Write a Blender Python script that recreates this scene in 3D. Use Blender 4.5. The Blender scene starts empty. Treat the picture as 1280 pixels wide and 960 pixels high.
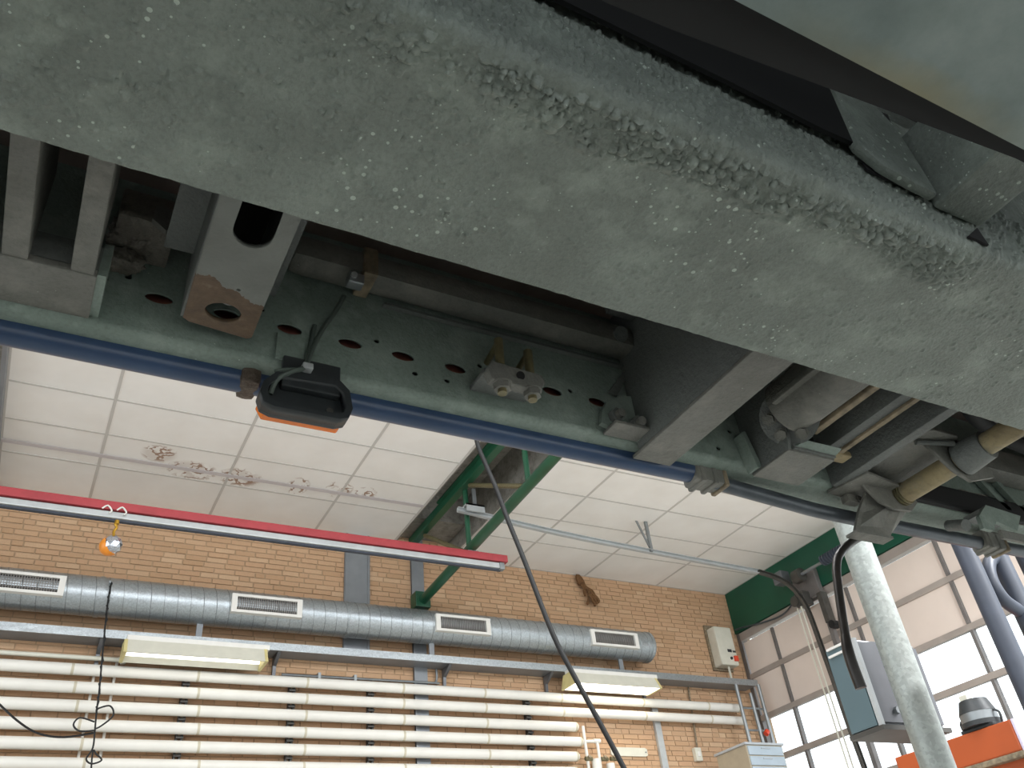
import bpy, bmesh, math, random
from mathutils import Vector, Matrix, noise
random.seed(7)
scene = bpy.context.scene
C = scene.collection

# ------------------------------------------------------------------ camera
# Layout is measured in metres from the lens; X runs along the brick wall, Y towards it, Z up.
# The lens is 0.3 m above the workshop floor, so every height below gets LIFT added.
LIFT = 0.3
cam_d = bpy.data.cameras.new('camera')
cam = bpy.data.objects.new('camera', cam_d)
C.objects.link(cam)
scene.camera = cam
cam_d.sensor_width = 36.0
cam_d.lens = 29.98
cam_d.clip_start = 0.02
cam_d.clip_end = 300
right = Vector((0.88114369, -0.46290566, -0.09645804))
down = Vector((0.20679980, 0.56071831, -0.80176529))
fwd = Vector((0.42522748, 0.68652263, 0.58980358))
M3 = Matrix((right, -down, -fwd)).transposed()
cam.matrix_world = Matrix.Translation((0, 0, LIFT)) @ M3.to_4x4()

# ------------------------------------------------------------------ world
world = bpy.data.worlds.new('overcast_sky')
scene.world = world
world.use_nodes = True
wn = world.node_tree.nodes
bg = wn['Background']
bg.inputs[0].default_value = (0.90, 0.96, 1.0, 1)
bg.inputs[1].default_value = 1.7

# ------------------------------------------------------------------ exposure and added fill lights outside the frame
scene.view_settings.view_transform = 'Standard'
scene.view_settings.look = 'None'
scene.view_settings.gamma = 1.0
scene.view_settings.use_curve_mapping = False
scene.view_settings.exposure = 0.52


def area(name, loc, sx, sy, power, rot=(0, 0, 0), col=(1, 0.97, 0.92)):
    l = bpy.data.lights.new(name, 'AREA')
    l.shape = 'RECTANGLE'
    l.size, l.size_y = sx, sy
    l.energy = power
    l.color = col
    o = bpy.data.objects.new(name, l)
    C.objects.link(o)
    o.location = (loc[0], loc[1], loc[2] + LIFT)
    o.rotation_euler = rot
    return o


# added fill lights, out of frame; not fittings of the hall
WARM = (0.975, 0.985, 1.0)
area('fill_light', (1.5, 2.4, 4.3), 7.0, 0.3, 170, (math.radians(20), 0, 0), WARM)
area('ceiling_fill_light', (2.0, 3.0, 3.7), 9.0, 0.3, 90, (math.pi, 0, 0), WARM)  # added upward light to brighten the white ceiling
area('fill_light', (1.5, -3.0, 4.3), 8.0, 0.3, 620, (0, 0, 0), WARM)  # added; lifts the trailer underside by floor bounce
area('fill_light', (6.6, -0.5, 4.3), 0.3, 5.0, 700, (0, 0, 0), WARM)  # added; brightens the right end of the trailer underside


# ------------------------------------------------------------------ materials
def lin(h):
    h = h.lstrip('#')
    v = [int(h[i:i + 2], 16) / 255 for i in (0, 2, 4)]
    return tuple((c / 12.92 if c <= 0.04045 else ((c + 0.055) / 1.055) ** 2.4) for c in v) + (1,)


class NT:
    def __init__(self, name):
        self.m = bpy.data.materials.new(name)
        self.m.use_nodes = True
        self.t = self.m.node_tree
        self.b = self.t.nodes['Principled BSDF']

    def n(self, typ, **kw):
        nd = self.t.nodes.new(typ)
        for k, v in kw.items():
            if k in nd.inputs:
                nd.inputs[k].default_value = v
            else:
                setattr(nd, k, v)
        return nd

    def l(self, a, b):
        self.t.links.new(a, b)

    def coord(self, world=False):
        if world:
            return self.n('ShaderNodeNewGeometry').outputs['Position']
        return self.n('ShaderNodeTexCoord').outputs['Object']

    def noise(self, vec, scale, detail=4, rough=0.55):
        nd = self.n('ShaderNodeTexNoise')
        nd.inputs['Scale'].default_value = scale
        nd.inputs['Detail'].default_value = detail
        nd.inputs['Roughness'].default_value = rough
        self.l(vec, nd.inputs['Vector'])
        return nd.outputs['Fac']

    def ramp(self, fac, stops):
        nd = self.n('ShaderNodeValToRGB')
        e = nd.color_ramp.elements
        while len(e) < len(stops):
            e.new(0.5)
        for el, (p, c) in zip(e, stops):
            el.position = p
            el.color = c if len(c) == 4 else tuple(c) + (1,)
        self.l(fac, nd.inputs['Fac'])
        return nd.outputs['Color']

    def mix(self, fac, a, b):
        nd = self.n('ShaderNodeMix', data_type='RGBA')
        for sock, v in ((nd.inputs[0], fac), (nd.inputs[6], a), (nd.inputs[7], b)):
            if hasattr(v, 'links'):
                self.l(v, sock)
            else:
                sock.default_value = v
        return nd.outputs[2]

    def math(self, op, a, b=0.0, c=None):
        nd = self.n('ShaderNodeMath', operation=op)
        for i, v in enumerate((a, b) if c is None else (a, b, c)):
            if hasattr(v, 'links'):
                self.l(v, nd.inputs[i])
            else:
                nd.inputs[i].default_value = v
        return nd.outputs[0]

    def bump(self, h, strength=0.3, dist=0.01):
        nd = self.n('ShaderNodeBump')
        nd.inputs['Strength'].default_value = strength
        nd.inputs['Distance'].default_value = dist
        self.l(h, nd.inputs['Height'])
        self.l(nd.outputs[0], self.b.inputs['Normal'])

    def set(self, color=None, rough=None, metal=None):
        for nm, v in (('Base Color', color), ('Roughness', rough), ('Metallic', metal)):
            if v is None:
                continue
            if hasattr(v, 'links'):
                self.l(v, self.b.inputs[nm])
            else:
                self.b.inputs[nm].default_value = v
        return self.m


def plain(name, hexc, rough=0.6, metal=0.0, var=0.12, scale=9.0, bump=0.0):
    """Painted or bare surface with a little mottling."""
    t = NT(name)
    c = lin(hexc)
    v = t.coord()
    f = t.noise(v, scale)
    a = tuple(x * (1 - var) for x in c[:3]) + (1,)
    b = tuple(min(1, x * (1 + var)) for x in c[:3]) + (1,)
    t.set(t.ramp(f, [(0.3, a), (0.7, b)]), rough, metal)
    if bump:
        t.bump(t.noise(v, scale * 6), bump, 0.004)
    return t.m


def undercoat(name, c1, c2, specks=0.0, bump=0.35, rough=0.62, grit=160.0, dust=None):
    """Sprayed chassis coating with dust, fine grit and optional pale drops."""
    t = NT(name)
    v = t.coord()
    f = t.noise(v, 7, 6, 0.6)
    col = t.ramp(f, [(0.32, lin(c1)), (0.68, lin(c2))])
    fine = t.noise(v, grit, 3, 0.6)
    col = t.mix(t.math('MULTIPLY', t.math('SUBTRACT', fine, 0.45), 0.9), col, lin('#3b3d38'))
    if dust:
        dm = t.ramp(t.noise(v, 13, 6, 0.65), [(0.5, (0, 0, 0)), (0.72, (1, 1, 1))])
        col = t.mix(dm, col, lin(dust))
    h = t.math('ADD', t.math('MULTIPLY', fine, 0.9), t.math('MULTIPLY', t.noise(v, 60, 3), 1.3))
    if specks:
        vo = t.n('ShaderNodeTexVoronoi', feature='F1')
        vo.inputs['Scale'].default_value = 95
        t.l(v, vo.inputs['Vector'])
        zone = t.ramp(t.noise(v, 4, 3), [(0.42, (0.2, 0.2, 0.2)), (0.62, (1, 1, 1))])
        sep = t.n('ShaderNodeSeparateColor')
        t.l(vo.outputs['Color'], sep.inputs[0])
        size = t.math('MULTIPLY', t.math('MULTIPLY', t.math('POWER', sep.outputs[0], 2.0), specks), zone)
        drop = t.math('LESS_THAN', vo.outputs['Distance'], size)
        col = t.mix(t.math('MULTIPLY', drop, 0.75), col, lin('#b9c4b9'))
        h = t.math('ADD', h, t.math('MULTIPLY', drop, 0.8))
    t.set(col, rough, 0.0)
    t.bump(h, bump, 0.007)
    return t.m


M = {}
M['beam'] = undercoat('grey_green_underseal', '#6f766f', '#7f8780', specks=0.36, bump=0.4, dust='#8d968d')
M['rail'] = undercoat('green_grey_rail_coating', '#6f7d75', '#818e86', specks=0.1, bump=0.3, dust='#8e9a92')
M['bracket'] = undercoat('dusty_grey_bracket_coating', '#62625b', '#757570', specks=0.1, bump=0.3, dust='#807e77')
M['darkbracket'] = undercoat('dark_grey_chassis_coating', '#5d605e', '#6c706d', bump=0.35)
M['plywood'] = plain('brown_floor_underside', '#857972', 0.7, var=0.2, scale=5)
M['void'] = plain('black_parts_and_shade', '#0d0e0f', 0.8)  # black parts, and the deep shade in the near beam recess
M['redprime'] = plain('red_brown_primer', '#8a5248', 0.7, var=0.3, scale=40)
M['hole'] = plain('black_recess_shade', '#0a0a0b', 0.9)  # black stands in for the shade inside holes and gaps
M['bluetube'] = plain('dark_blue_paint', '#2f4361', 0.32, var=0.15)
M['greytube'] = plain('worn_dark_steel_tube', '#4b5157', 0.4, metal=0.35, var=0.25, scale=20)
M['blackplastic'] = plain('black_moulded_plastic', '#2a2e30', 0.5, var=0.2, scale=30, bump=0.1)
M['amber'] = plain('amber_lens', '#e8761a', 0.2, var=0.1)
M['zinc'] = undercoat('dirty_yellow_zinc', '#857658', '#a3946f', bump=0.3, grit=90, dust='#7d786c')
M['stud'] = plain('yellowed_zinc_stud', '#6e674b', 0.5, metal=0.2, var=0.25, scale=60, bump=0.2)
M['rustedge'] = plain('rust_streaked_edge', '#827560', 0.75, var=0.45, scale=40)
M['mud'] = undercoat('dried_mud', '#5d5850', '#77736a', bump=0.8, grit=60)
M['rustdark'] = undercoat('dark_rusty_dirt', '#4a4038', '#5a4c40', bump=0.8, grit=60)
M['cable'] = plain('grey_cable_sheath', '#4a544e', 0.55)
M['black'] = plain('black_rubber_cable', '#0e0f10', 0.6)
M['crank'] = plain('worn_black_steel', '#2f2b28', 0.38, metal=0.4, var=0.35, scale=25)
M['white'] = plain('white_enamel', '#dedcd6', 0.45, var=0.04)
M['pipe'] = plain('cream_pipe_lagging', '#e0ddd5', 0.5, var=0.05, scale=3)
M['pipeband'] = plain('cream_pipe_joint_tape', '#c4bca6', 0.55, var=0.1)
M['offwhite'] = plain('offwhite_plastic', '#cfcdbf', 0.5, var=0.05)
M['yellowed'] = plain('yellowed_end_cap', '#cfc28a', 0.5, var=0.1)
M['strip'] = plain('grey_zinc_sheet', '#84888c', 0.45, metal=0.3, var=0.12, scale=4)
M['steel'] = plain('dull_steel', '#8f9496', 0.42, metal=0.7, var=0.12)
M['darksteel'] = plain('dark_steel_bracket', '#4f4d49', 0.5, metal=0.4, var=0.2)
M['green'] = plain('green_gloss_paint', '#1b4d36', 0.35, var=0.15, scale=4)
M['greenlintel'] = plain('dark_green_fascia_paint', '#0c4a36', 0.45, var=0.12, scale=2)
M['red'] = plain('red_painted_rail', '#a23a40', 0.6, var=0.1)
M['alu'] = plain('pale_grey_rail', '#b5b9ba', 0.4, metal=0.3, var=0.08)
M['gold'] = plain('brass_hook', '#c69a3a', 0.3, metal=0.8)
M['orangeball'] = plain('orange_shell', '#e08a2c', 0.35)
M['silver'] = plain('silver_facets', '#c9ced8', 0.15, metal=0.9, var=0.3, scale=90)
M['darkgrille'] = plain('dark_grille_core', '#3c3733', 0.8)
M['grillebar'] = plain('grey_grille_bar', '#8d8a86', 0.5, metal=0.3)
M['cordbrown'] = plain('brown_dry_stalks', '#6a4a2c', 0.9, var=0.35, scale=60)
M['orange'] = plain('orange_machine_paint', '#ad5127', 0.42, var=0.08, scale=3)
M['lilac'] = plain('pale_lilac_panel', '#d3cbe0', 0.5, var=0.04)
M['cabblue'] = plain('blue_grey_paint', '#55696f', 0.45, var=0.08, scale=3)
M['cabgrey'] = plain('grey_sheet_steel_box', '#6a6c70', 0.4, metal=0.4, var=0.12, scale=5)
M['pipeslate'] = plain('slate_grey_pipe_paint', '#383e4a', 0.5, var=0.1)
M['doorframe'] = plain('weathered_door_rail', '#a59c95', 0.5, metal=0.3, var=0.12, scale=3)
M['dooredge'] = plain('dark_door_stile', '#6f6b69', 0.5, metal=0.2, var=0.15)
M['doorpanel'] = plain('pinkish_white_door_panel', '#d8cac0', 0.55, var=0.05, scale=1.5)
M['cabinet'] = plain('pale_grey_cabinet_paint', '#a9aeb2', 0.45, var=0.05)
M['cabside'] = plain('beige_cabinet_side', '#a59a86', 0.55, var=0.06)
M['drawer'] = plain('pale_blue_grey_drawer_front', '#a3b0ba', 0.45, var=0.04)
M['knobred'] = plain('red_switch', '#d2452a', 0.4)
M['concrete'] = undercoat('roof_concrete', '#77756e', '#94918a', bump=0.4, grit=40, dust='#5f5b54')
M['tgrid'] = plain('grey_ceiling_grid', '#c6c3be', 0.5, var=0.04)
M['floor'] = undercoat('workshop_concrete_floor', '#a6a7a2', '#b5b6b1', bump=0.15, grit=60)
M['mortar'] = plain('sandy_mortar', '#a98f72', 0.9, var=0.12, scale=12, bump=0.3)
M['lavender'] = plain('faint_lavender_strip', '#c9c3c4', 0.6, var=0.03)


def mat_galv(name, base, rough=0.38):
    t = NT(name)
    v = t.coord()
    vo = t.n('ShaderNodeTexVoronoi', feature='F1')
    vo.inputs['Scale'].default_value = 90
    t.l(v, vo.inputs['Vector'])
    sep = t.n('ShaderNodeSeparateColor')
    t.l(vo.outputs['Color'], sep.inputs[0])
    c = lin(base)
    col = t.ramp(sep.outputs[0], [(0.0, tuple(x * .86 for x in c[:3])), (1.0, tuple(min(1, x * 1.12) for x in c[:3]))])
    t.set(col, rough, 0.75)
    t.bump(t.noise(v, 25, 3), 0.25, 0.01)
    return t.m


M['galv'] = mat_galv('galvanised_spangle', '#a9b0b4')
M['galvpost'] = mat_galv('weathered_galvanising', '#989e9a', 0.5)
M['galvpost'].node_tree.nodes['Principled BSDF'].inputs['Metallic'].default_value = 0.35


def mat_brick():
    t = NT('tan_brick')
    p = t.coord(True)
    sep = t.n('ShaderNodeSeparateXYZ')
    t.l(p, sep.inputs[0])
    row = t.math('FLOOR', t.math('DIVIDE', sep.outputs[2], 0.068))
    colm = t.math('FLOOR', t.math('DIVIDE', t.math('ADD', sep.outputs[0], t.math('MULTIPLY', row, 0.37)), 0.125))
    comb = t.n('ShaderNodeCombineXYZ')
    t.l(row, comb.inputs[0])
    t.l(colm, comb.inputs[1])
    wnz = t.n('ShaderNodeTexWhiteNoise', noise_dimensions='2D')
    t.l(comb.outputs[0], wnz.inputs['Vector'])
    info = t.n('ShaderNodeObjectInfo')
    isl = t.n('ShaderNodeNewGeometry')
    r = t.math('FRACT', t.math('ADD', info.outputs['Random'], isl.outputs['Random Per Island']))
    base = t.ramp(r, [(0.0, lin('#b99877')), (0.35, lin('#c8a787')), (0.7, lin('#c4a080')), (1.0, lin('#d1b495'))])
    f = t.noise(p, 1.3, 4)
    base = t.mix(t.math('MULTIPLY', f, 0.5), base, lin('#c29c79'))
    g = t.noise(p, 60, 4)
    base = t.mix(t.math('MULTIPLY', g, 0.35), base, lin('#9c7550'))
    white = t.ramp(t.noise(p, 9, 5, 0.7), [(0.66, (0, 0, 0)), (0.74, (1, 1, 1))])
    base = t.mix(t.math('MULTIPLY', white, 0.35), base, lin('#d9c8ae'))
    t.set(base, 0.85)
    t.bump(g, 0.4, 0.006)
    return t.m


M['brick'] = mat_brick()


def mat_tile():
    """White ceiling board; brown water rings where the roof has leaked."""
    t = NT('white_ceiling_board')
    p = t.coord(True)
    base = t.ramp(t.noise(p, 2.2, 3), [(0.3, lin('#eae7e2')), (0.7, lin('#f2f0ec'))])
    mask = None
    for (x, y, rx, ry) in ((0.66, 7.86, .18, .17), (1.02, 8.08, .27, .2), (1.5, 8.07, .24, .2), (2.12, 8.06, .13, .2), (2.56, 7.99, .16, .19), (2.86, 7.98, .14, .14)):
        mp = t.n('ShaderNodeMapping')
        mp.inputs['Location'].default_value = (-x / rx, -y / ry, 0)
        mp.inputs['Scale'].default_value = (1 / rx, 1 / ry, 0)
        t.l(p, mp.inputs['Vector'])
        ln = t.n('ShaderNodeVectorMath', operation='LENGTH')
        t.l(mp.outputs[0], ln.inputs[0])
        g = t.math('SUBTRACT', 1.0, ln.outputs['Value'])
        mask = g if mask is None else t.math('MAXIMUM', mask, g)
    mask = t.math('MINIMUM', t.math('MAXIMUM', t.math('MULTIPLY', mask, 3.0), 0.0), 1.0)
    nz = t.noise(p, 4.6, 3, 0.55)
    ring = t.math('ABSOLUTE', t.math('SUBTRACT', t.math('FRACT', t.math('MULTIPLY', nz, 5.0)), 0.5))
    line = t.math('LESS_THAN', ring, 0.12)
    fill = t.math('MULTIPLY', t.math('GREATER_THAN', t.noise(p, 5.0, 3), 0.53), 0.22)
    amt = t.math('MULTIPLY', t.math('MAXIMUM', t.math('MULTIPLY', line, 0.85), fill), mask)
    col = t.mix(amt, base, lin('#8d6647'))
    t.set(col, 0.8)
    return t.m


M['tile'] = mat_tile()


def mat_peel():
    """Bracket coating with a bare brown patch where the paint has flaked off its outer end."""
    t = NT('flaked_bracket_coating')
    v = t.coord(True)
    sep = t.n('ShaderNodeSeparateXYZ')
    t.l(v, sep.inputs[0])
    nz = t.noise(v, 28, 5, 0.6)
    lim = t.math('ADD', t.math('ADD', sep.outputs[1], t.math('MULTIPLY', t.math('SUBTRACT', nz, 0.5), 0.07)),
                 t.math('MULTIPLY', t.math('SUBTRACT', sep.outputs[0], 0.14), -0.38))
    patch = t.math('GREATER_THAN', lim, 0.985)
    base = t.ramp(t.noise(v, 9, 5), [(0.3, lin('#62645f')), (0.7, lin('#757873'))])
    rust = t.ramp(t.noise(v, 50, 5), [(0.3, lin('#4a3a2b')), (0.62, lin('#5c4936')), (0.8, lin('#736654'))])
    t.set(t.mix(patch, base, rust), 0.65)
    t.bump(t.math('ADD', t.noise(v, 130, 3), t.math('MULTIPLY', patch, -0.6)), 0.4, 0.004)
    return t.m


M['peel'] = mat_peel()


def mat_plate():
    """Smooth teal-grey plate, rust-yellow along its free edge."""
    t = NT('scuffed_teal_grey_plate')
    v = t.coord(True)
    sep = t.n('ShaderNodeSeparateXYZ')
    t.l(v, sep.inputs[0])
    f = t.noise(v, 5, 7, 0.65)
    col = t.ramp(f, [(0.3, lin('#5f6b69')), (0.5, lin('#747f7c')), (0.72, lin('#8a9390'))])
    edge = t.math('ADD', sep.outputs[1], t.math('MULTIPLY', t.math('SUBTRACT', t.noise(v, 30, 4), 0.5), 0.03))
    along = t.math('SUBTRACT', 1.0, t.math('MULTIPLY', t.math('ABSOLUTE', t.math('SUBTRACT', sep.outputs[0], 0.66)), 5.0))
    along = t.math('MAXIMUM', along, 0.0)
    em = t.math('MULTIPLY', t.math('MINIMUM', t.math('MAXIMUM', t.math('MULTIPLY', t.math('SUBTRACT', edge, 0.205), 30.0), 0.0), 1.0), along)
    col = t.mix(t.math('MULTIPLY', em, 0.7), col, lin('#857a55'))
    t.set(col, 0.42)
    t.bump(t.noise(v, 40, 4), 0.15, 0.003)
    return t.m


M['plate'] = mat_plate()


def mat_emit(name, hexc, strength):
    t = NT(name)
    t.set(lin(hexc), 0.4)
    t.b.inputs['Emission Color'].default_value = lin(hexc)
    t.b.inputs['Emission Strength'].default_value = strength
    return t.m


M['tubelight'] = mat_emit('lit_fluorescent_diffuser', '#fff6e2', 5.0)
M['tubedim'] = mat_emit('lit_tube_in_open_reflector', '#f4f3ee', 1.3)


def mat_glass():
    t = NT('window_glass')
    t.b.inputs['Transmission Weight'].default_value = 1.0
    t.b.inputs['Roughness'].default_value = 0.02
    t.b.inputs['IOR'].default_value = 1.02
    t.b.inputs['Base Color'].default_value = (0.97, 0.99, 1, 1)
    return t.m


M['glass'] = mat_glass()


# ------------------------------------------------------------------ building blocks
ORIGIN = {}


def thing(name, label, cat, loc=(0, 0, 0), group=None, kind=None):
    o = bpy.data.objects.new(name, None)
    o.empty_display_size = 0.1
    C.objects.link(o)
    o.location = (loc[0], loc[1], loc[2] + LIFT)
    ORIGIN[o.name] = Vector(loc)
    if kind:
        o['kind'] = kind
    if label:
        o['label'] = label
    if cat:
        o['category'] = cat
    if group:
        o['group'] = group
    return o


def link_mesh(name, me, parent=None, loc=None):
    o = bpy.data.objects.new(name, me)
    C.objects.link(o)
    if parent is not None:
        o.parent = parent
        base = ORIGIN[parent.name]
    else:
        base = Vector((0, 0, -LIFT))
    if loc is None:
        loc = base if parent is not None else Vector((0, 0, 0))
    o.location = Vector(loc) - base
    ORIGIN[o.name] = Vector(loc)
    return o


def obj(name, bm, mat, parent=None, label=None, smooth=False, origin=None, kind=None):
    """Link a bmesh (vertices in layout metres) as ONE mesh object, child of parent."""
    if origin is None:
        origin = ORIGIN[parent.name] if parent is not None else Vector((0, 0, 0))
    origin = Vector(origin)
    bmesh.ops.translate(bm, vec=-origin, verts=bm.verts)
    me = bpy.data.meshes.new(name)
    bm.to_mesh(me)
    bm.free()
    me.materials.append(mat)
    if smooth:
        for p in me.polygons:
            p.use_smooth = True
        if hasattr(me, 'set_sharp_from_angle'):
            me.set_sharp_from_angle(angle=math.radians(40))
    o = link_mesh(name, me, parent, origin)
    if label:
        o['label'] = label
    if kind:
        o['kind'] = kind
    return o


def top(o, label, cat, group=None):
    o['label'] = label
    o['category'] = cat
    if group:
        o['group'] = group
    return o


def B():
    return bmesh.new()


def box(bm, x0, x1, y0, y1, z0, z1, bev=0.0):
    vs = [bm.verts.new((x, y, z)) for x in (x0, x1) for y in (y0, y1) for z in (z0, z1)]
    fs = [(0, 1, 3, 2), (4, 6, 7, 5), (0, 4, 5, 1), (2, 3, 7, 6), (0, 2, 6, 4), (1, 5, 7, 3)]
    faces = [bm.faces.new([vs[i] for i in f]) for f in fs]
    if bev:
        es = list({e for f in faces for e in f.edges})
        bmesh.ops.bevel(bm, geom=es, offset=bev, segments=2, affect='EDGES', profile=0.6)
    return bm


def prism(bm, pts, vec, bev=0.0):
    """Extrude a planar polygon (3-D points) along vec."""
    vec = Vector(vec)
    a = [bm.verts.new(p) for p in pts]
    b = [bm.verts.new(Vector(p) + vec) for p in pts]
    fs = [bm.faces.new(a), bm.faces.new(list(reversed(b)))]
    n = len(pts)
    for i in range(n):
        fs.append(bm.faces.new((a[i], b[i], b[(i + 1) % n], a[(i + 1) % n])))
    bmesh.ops.recalc_face_normals(bm, faces=fs)
    if bev:
        es = list({e for f in fs for e in f.edges})
        bmesh.ops.bevel(bm, geom=es, offset=bev, segments=2, affect='EDGES', profile=0.6)
    return bm


def smooth_path(pts, sub=6):
    pts = [Vector(p) for p in pts]
    if len(pts) < 3 or sub < 2:
        return pts
    out = []
    for i in range(len(pts) - 1):
        p0 = pts[max(i - 1, 0)]
        p1, p2 = pts[i], pts[i + 1]
        p3 = pts[min(i + 2, len(pts) - 1)]
        for k in range(sub):
            t = k / sub
            out.append(0.5 * ((2 * p1) + (-p0 + p2) * t + (2 * p0 - 5 * p1 + 4 * p2 - p3) * t * t + (-p0 + 3 * p1 - 3 * p2 + p3) * t ** 3))
    out.append(pts[-1])
    return out


def tube(bm, pts, r, n=10, sub=1, cap=True):
    pts = smooth_path(pts, sub) if sub > 1 else [Vector(p) for p in pts]
    rad = r if callable(r) else (lambda t: r)
    up = None
    rings = []
    for i, p in enumerate(pts):
        d = (pts[min(i + 1, len(pts) - 1)] - pts[max(i - 1, 0)]).normalized()
        if up is None:
            up = d.orthogonal().normalized()
        up = (up - d * up.dot(d))
        up = up.normalized() if up.length > 1e-6 else d.orthogonal().normalized()
        s = d.cross(up)
        rr = rad(i / max(1, len(pts) - 1))
        rings.append([bm.verts.new(p + (up * math.cos(a) + s * math.sin(a)) * rr) for a in [2 * math.pi * k / n for k in range(n)]])
    for a, b in zip(rings, rings[1:]):
        for k in range(n):
            bm.faces.new((a[k], a[(k + 1) % n], b[(k + 1) % n], b[k]))
    if cap:
        bm.faces.new(list(reversed(rings[0])))
        bm.faces.new(rings[-1])
    return bm


def cyl(bm, p0, p1, r, n=16, r2=None):
    r2 = r if r2 is None else r2
    return tube(bm, [p0, p1], lambda t: r + (r2 - r) * t, n)


def hexnut(bm, c, axis, r, h):
    a = Vector(axis).normalized()
    return tube(bm, [Vector(c), Vector(c) + a * h], r, 6)


def oval(cx, cy, rx, ry, n=20):
    return [(cx + rx * math.cos(2 * math.pi * k / n), cy + ry * math.sin(2 * math.pi * k / n)) for k in range(n)]


def holed(outline, holes, thick, mp):
    """Sheet with real holes: 2-D outline minus holes, extruded, mapped by mp(u, v, w)."""
    cu = bpy.data.curves.new('sheet', 'CURVE')
    cu.dimensions = '2D'
    cu.fill_mode = 'BOTH'
    cu.extrude = thick / 2
    for poly in [outline] + holes:
        s = cu.splines.new('POLY')
        s.points.add(len(poly) - 1)
        for pt, (u, v) in zip(s.points, poly):
            pt.co = (u, v, 0, 1)
        s.use_cyclic_u = True
    o = bpy.data.objects.new('sheet', cu)
    me = o.to_mesh()
    bm = bmesh.new()
    bm.from_mesh(me)
    o.to_mesh_clear()
    bpy.data.objects.remove(o)
    bpy.data.curves.remove(cu)
    for v in bm.verts:
        v.co = Vector(mp(v.co.x, v.co.y, v.co.z))
    bmesh.ops.remove_doubles(bm, verts=bm.verts, dist=1e-5)
    bmesh.ops.recalc_face_normals(bm, faces=bm.faces)
    return bm


def copy_tree(root, dloc, name=None):
    """A copy of a thing and its parts (mesh data shared), moved by dloc."""
    r = root.copy()
    C.objects.link(r)
    r.location = root.location + Vector(dloc)
    for ch in list(root.children):
        c = ch.copy()
        C.objects.link(c)
        c.parent = r
        for g in list(ch.children):
            d = g.copy()
            C.objects.link(d)
            d.parent = c
    return r


def struct(name, bm, mat, parent=None, **kw):
    o = obj(name, bm, mat, parent, **kw)
    if parent is None:
        o['kind'] = 'structure'
    return o


# ================================================================== THE HALL
FLOOR = -0.3
WALL = 9.0
CEIL_L, CEIL_R = 4.80, 4.66
DOORX = 8.84

struct('floor', box(B(), -9, 8.84, -9, WALL, FLOOR - 0.1, FLOOR), M['floor'])
struct('trim_1', box(B(), 9.1, 60, -50, 60, FLOOR - 0.12, FLOOR - 0.04), M['floor'])      # yard paving outside the door

# --- brick wall: 300 nearest clear bricks one by one, the rest joined
wall = struct('wall_back', box(B(), -9, 9.1, WALL + 0.008, WALL + 0.3, FLOOR, 5.3), M['mortar'])
brick_meshes = {}


def brick_mesh(w):
    key = round(w, 3)
    if key not in brick_meshes:
        bm = B()
        box(bm, 0, w, 0, 0.03, 0, 0.051)
        bm.verts.ensure_lookup_table()
        for v in bm.verts:                                     # slightly eased front edges
            if v.co.y < 0.01:
                v.co.x += 0.002 if v.co.x < 0.01 else -0.002
                v.co.z += 0.002 if v.co.z < 0.01 else -0.002
        me = bpy.data.meshes.new('brick')
        bm.to_mesh(me)
        bm.free()
        me.materials.append(M['brick'])
        brick_meshes[key] = me
    return brick_meshes[key]


bricks = []
row = 0
z = FLOOR + 0.01
while z < 5.25:
    x = -4.0 + random.random() * 0.24
    while x < 8.83:
        w = random.choice((0.21, 0.21, 0.21, 0.21, 0.10, 0.18))
        w = min(w, 8.84 - x)
        if w > 0.03:
            bricks.append((x, z, w))
        x += w + 0.011
    z += 0.0605
clear = [b for b in bricks if 3.99 < b[1] < 4.6 and -0.65 < b[0] < 8.5 and b[2] in (0.21, 0.18, 0.10)
         and not (2.7 < b[0] < 3.3) and not (3.55 < b[0] < 3.99)]
clear.sort(key=lambda b: b[0] ** 2 + b[1] ** 2)
single = set(clear[:300])
rest = B()
for (x, z, w) in bricks:
    prot = random.uniform(-0.003, 0.004)
    if (x, z, w) in single:
        o = link_mesh('brick', brick_mesh(w), wall, (x, WALL - prot, z))
        ORIGIN.pop(o.name)
    else:
        box(rest, x, x + w, WALL - prot, WALL + 0.02, z, z + 0.051)
obj('brick_courses', rest, M['brick'], wall, kind='stuff')

# grey sheet strips on the wall
wide_strip = thing('wall_strip', 'wide grey metal strip on the brick wall behind the round duct', 'metal strip', (3.12, WALL - 0.02, 3.45))
obj('sheet', box(B(), 2.965, 3.275, WALL - 0.035, WALL - 0.008, 3.31, 4.85), M['strip'], wide_strip)
for xx in (2.985, 3.255):
    obj('folded_edge', box(B(), xx - 0.012, xx + 0.012, WALL - 0.045, WALL - 0.02, 3.31, 4.85), M['strip'], wide_strip)
nar_strip = thing('wall_strip', 'narrow grey metal strip on the brick wall under the green truss foot', 'metal strip', (3.88, WALL - 0.02, FLOOR))
obj('sheet', box(B(), 3.80, 3.965, WALL - 0.035, WALL - 0.008, FLOOR, 4.85), M['strip'], nar_strip)
obj('folded_edge', box(B(), 3.80, 3.815, WALL - 0.05, WALL - 0.02, FLOOR, 4.85), M['strip'], nar_strip)

# --- ceiling: concrete roof deck, two tiled fields on a grey grid
ceil = struct('ceiling', box(B(), -9, 9.2, -9, 9.3, 5.2, 5.4), M['concrete'])


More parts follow.
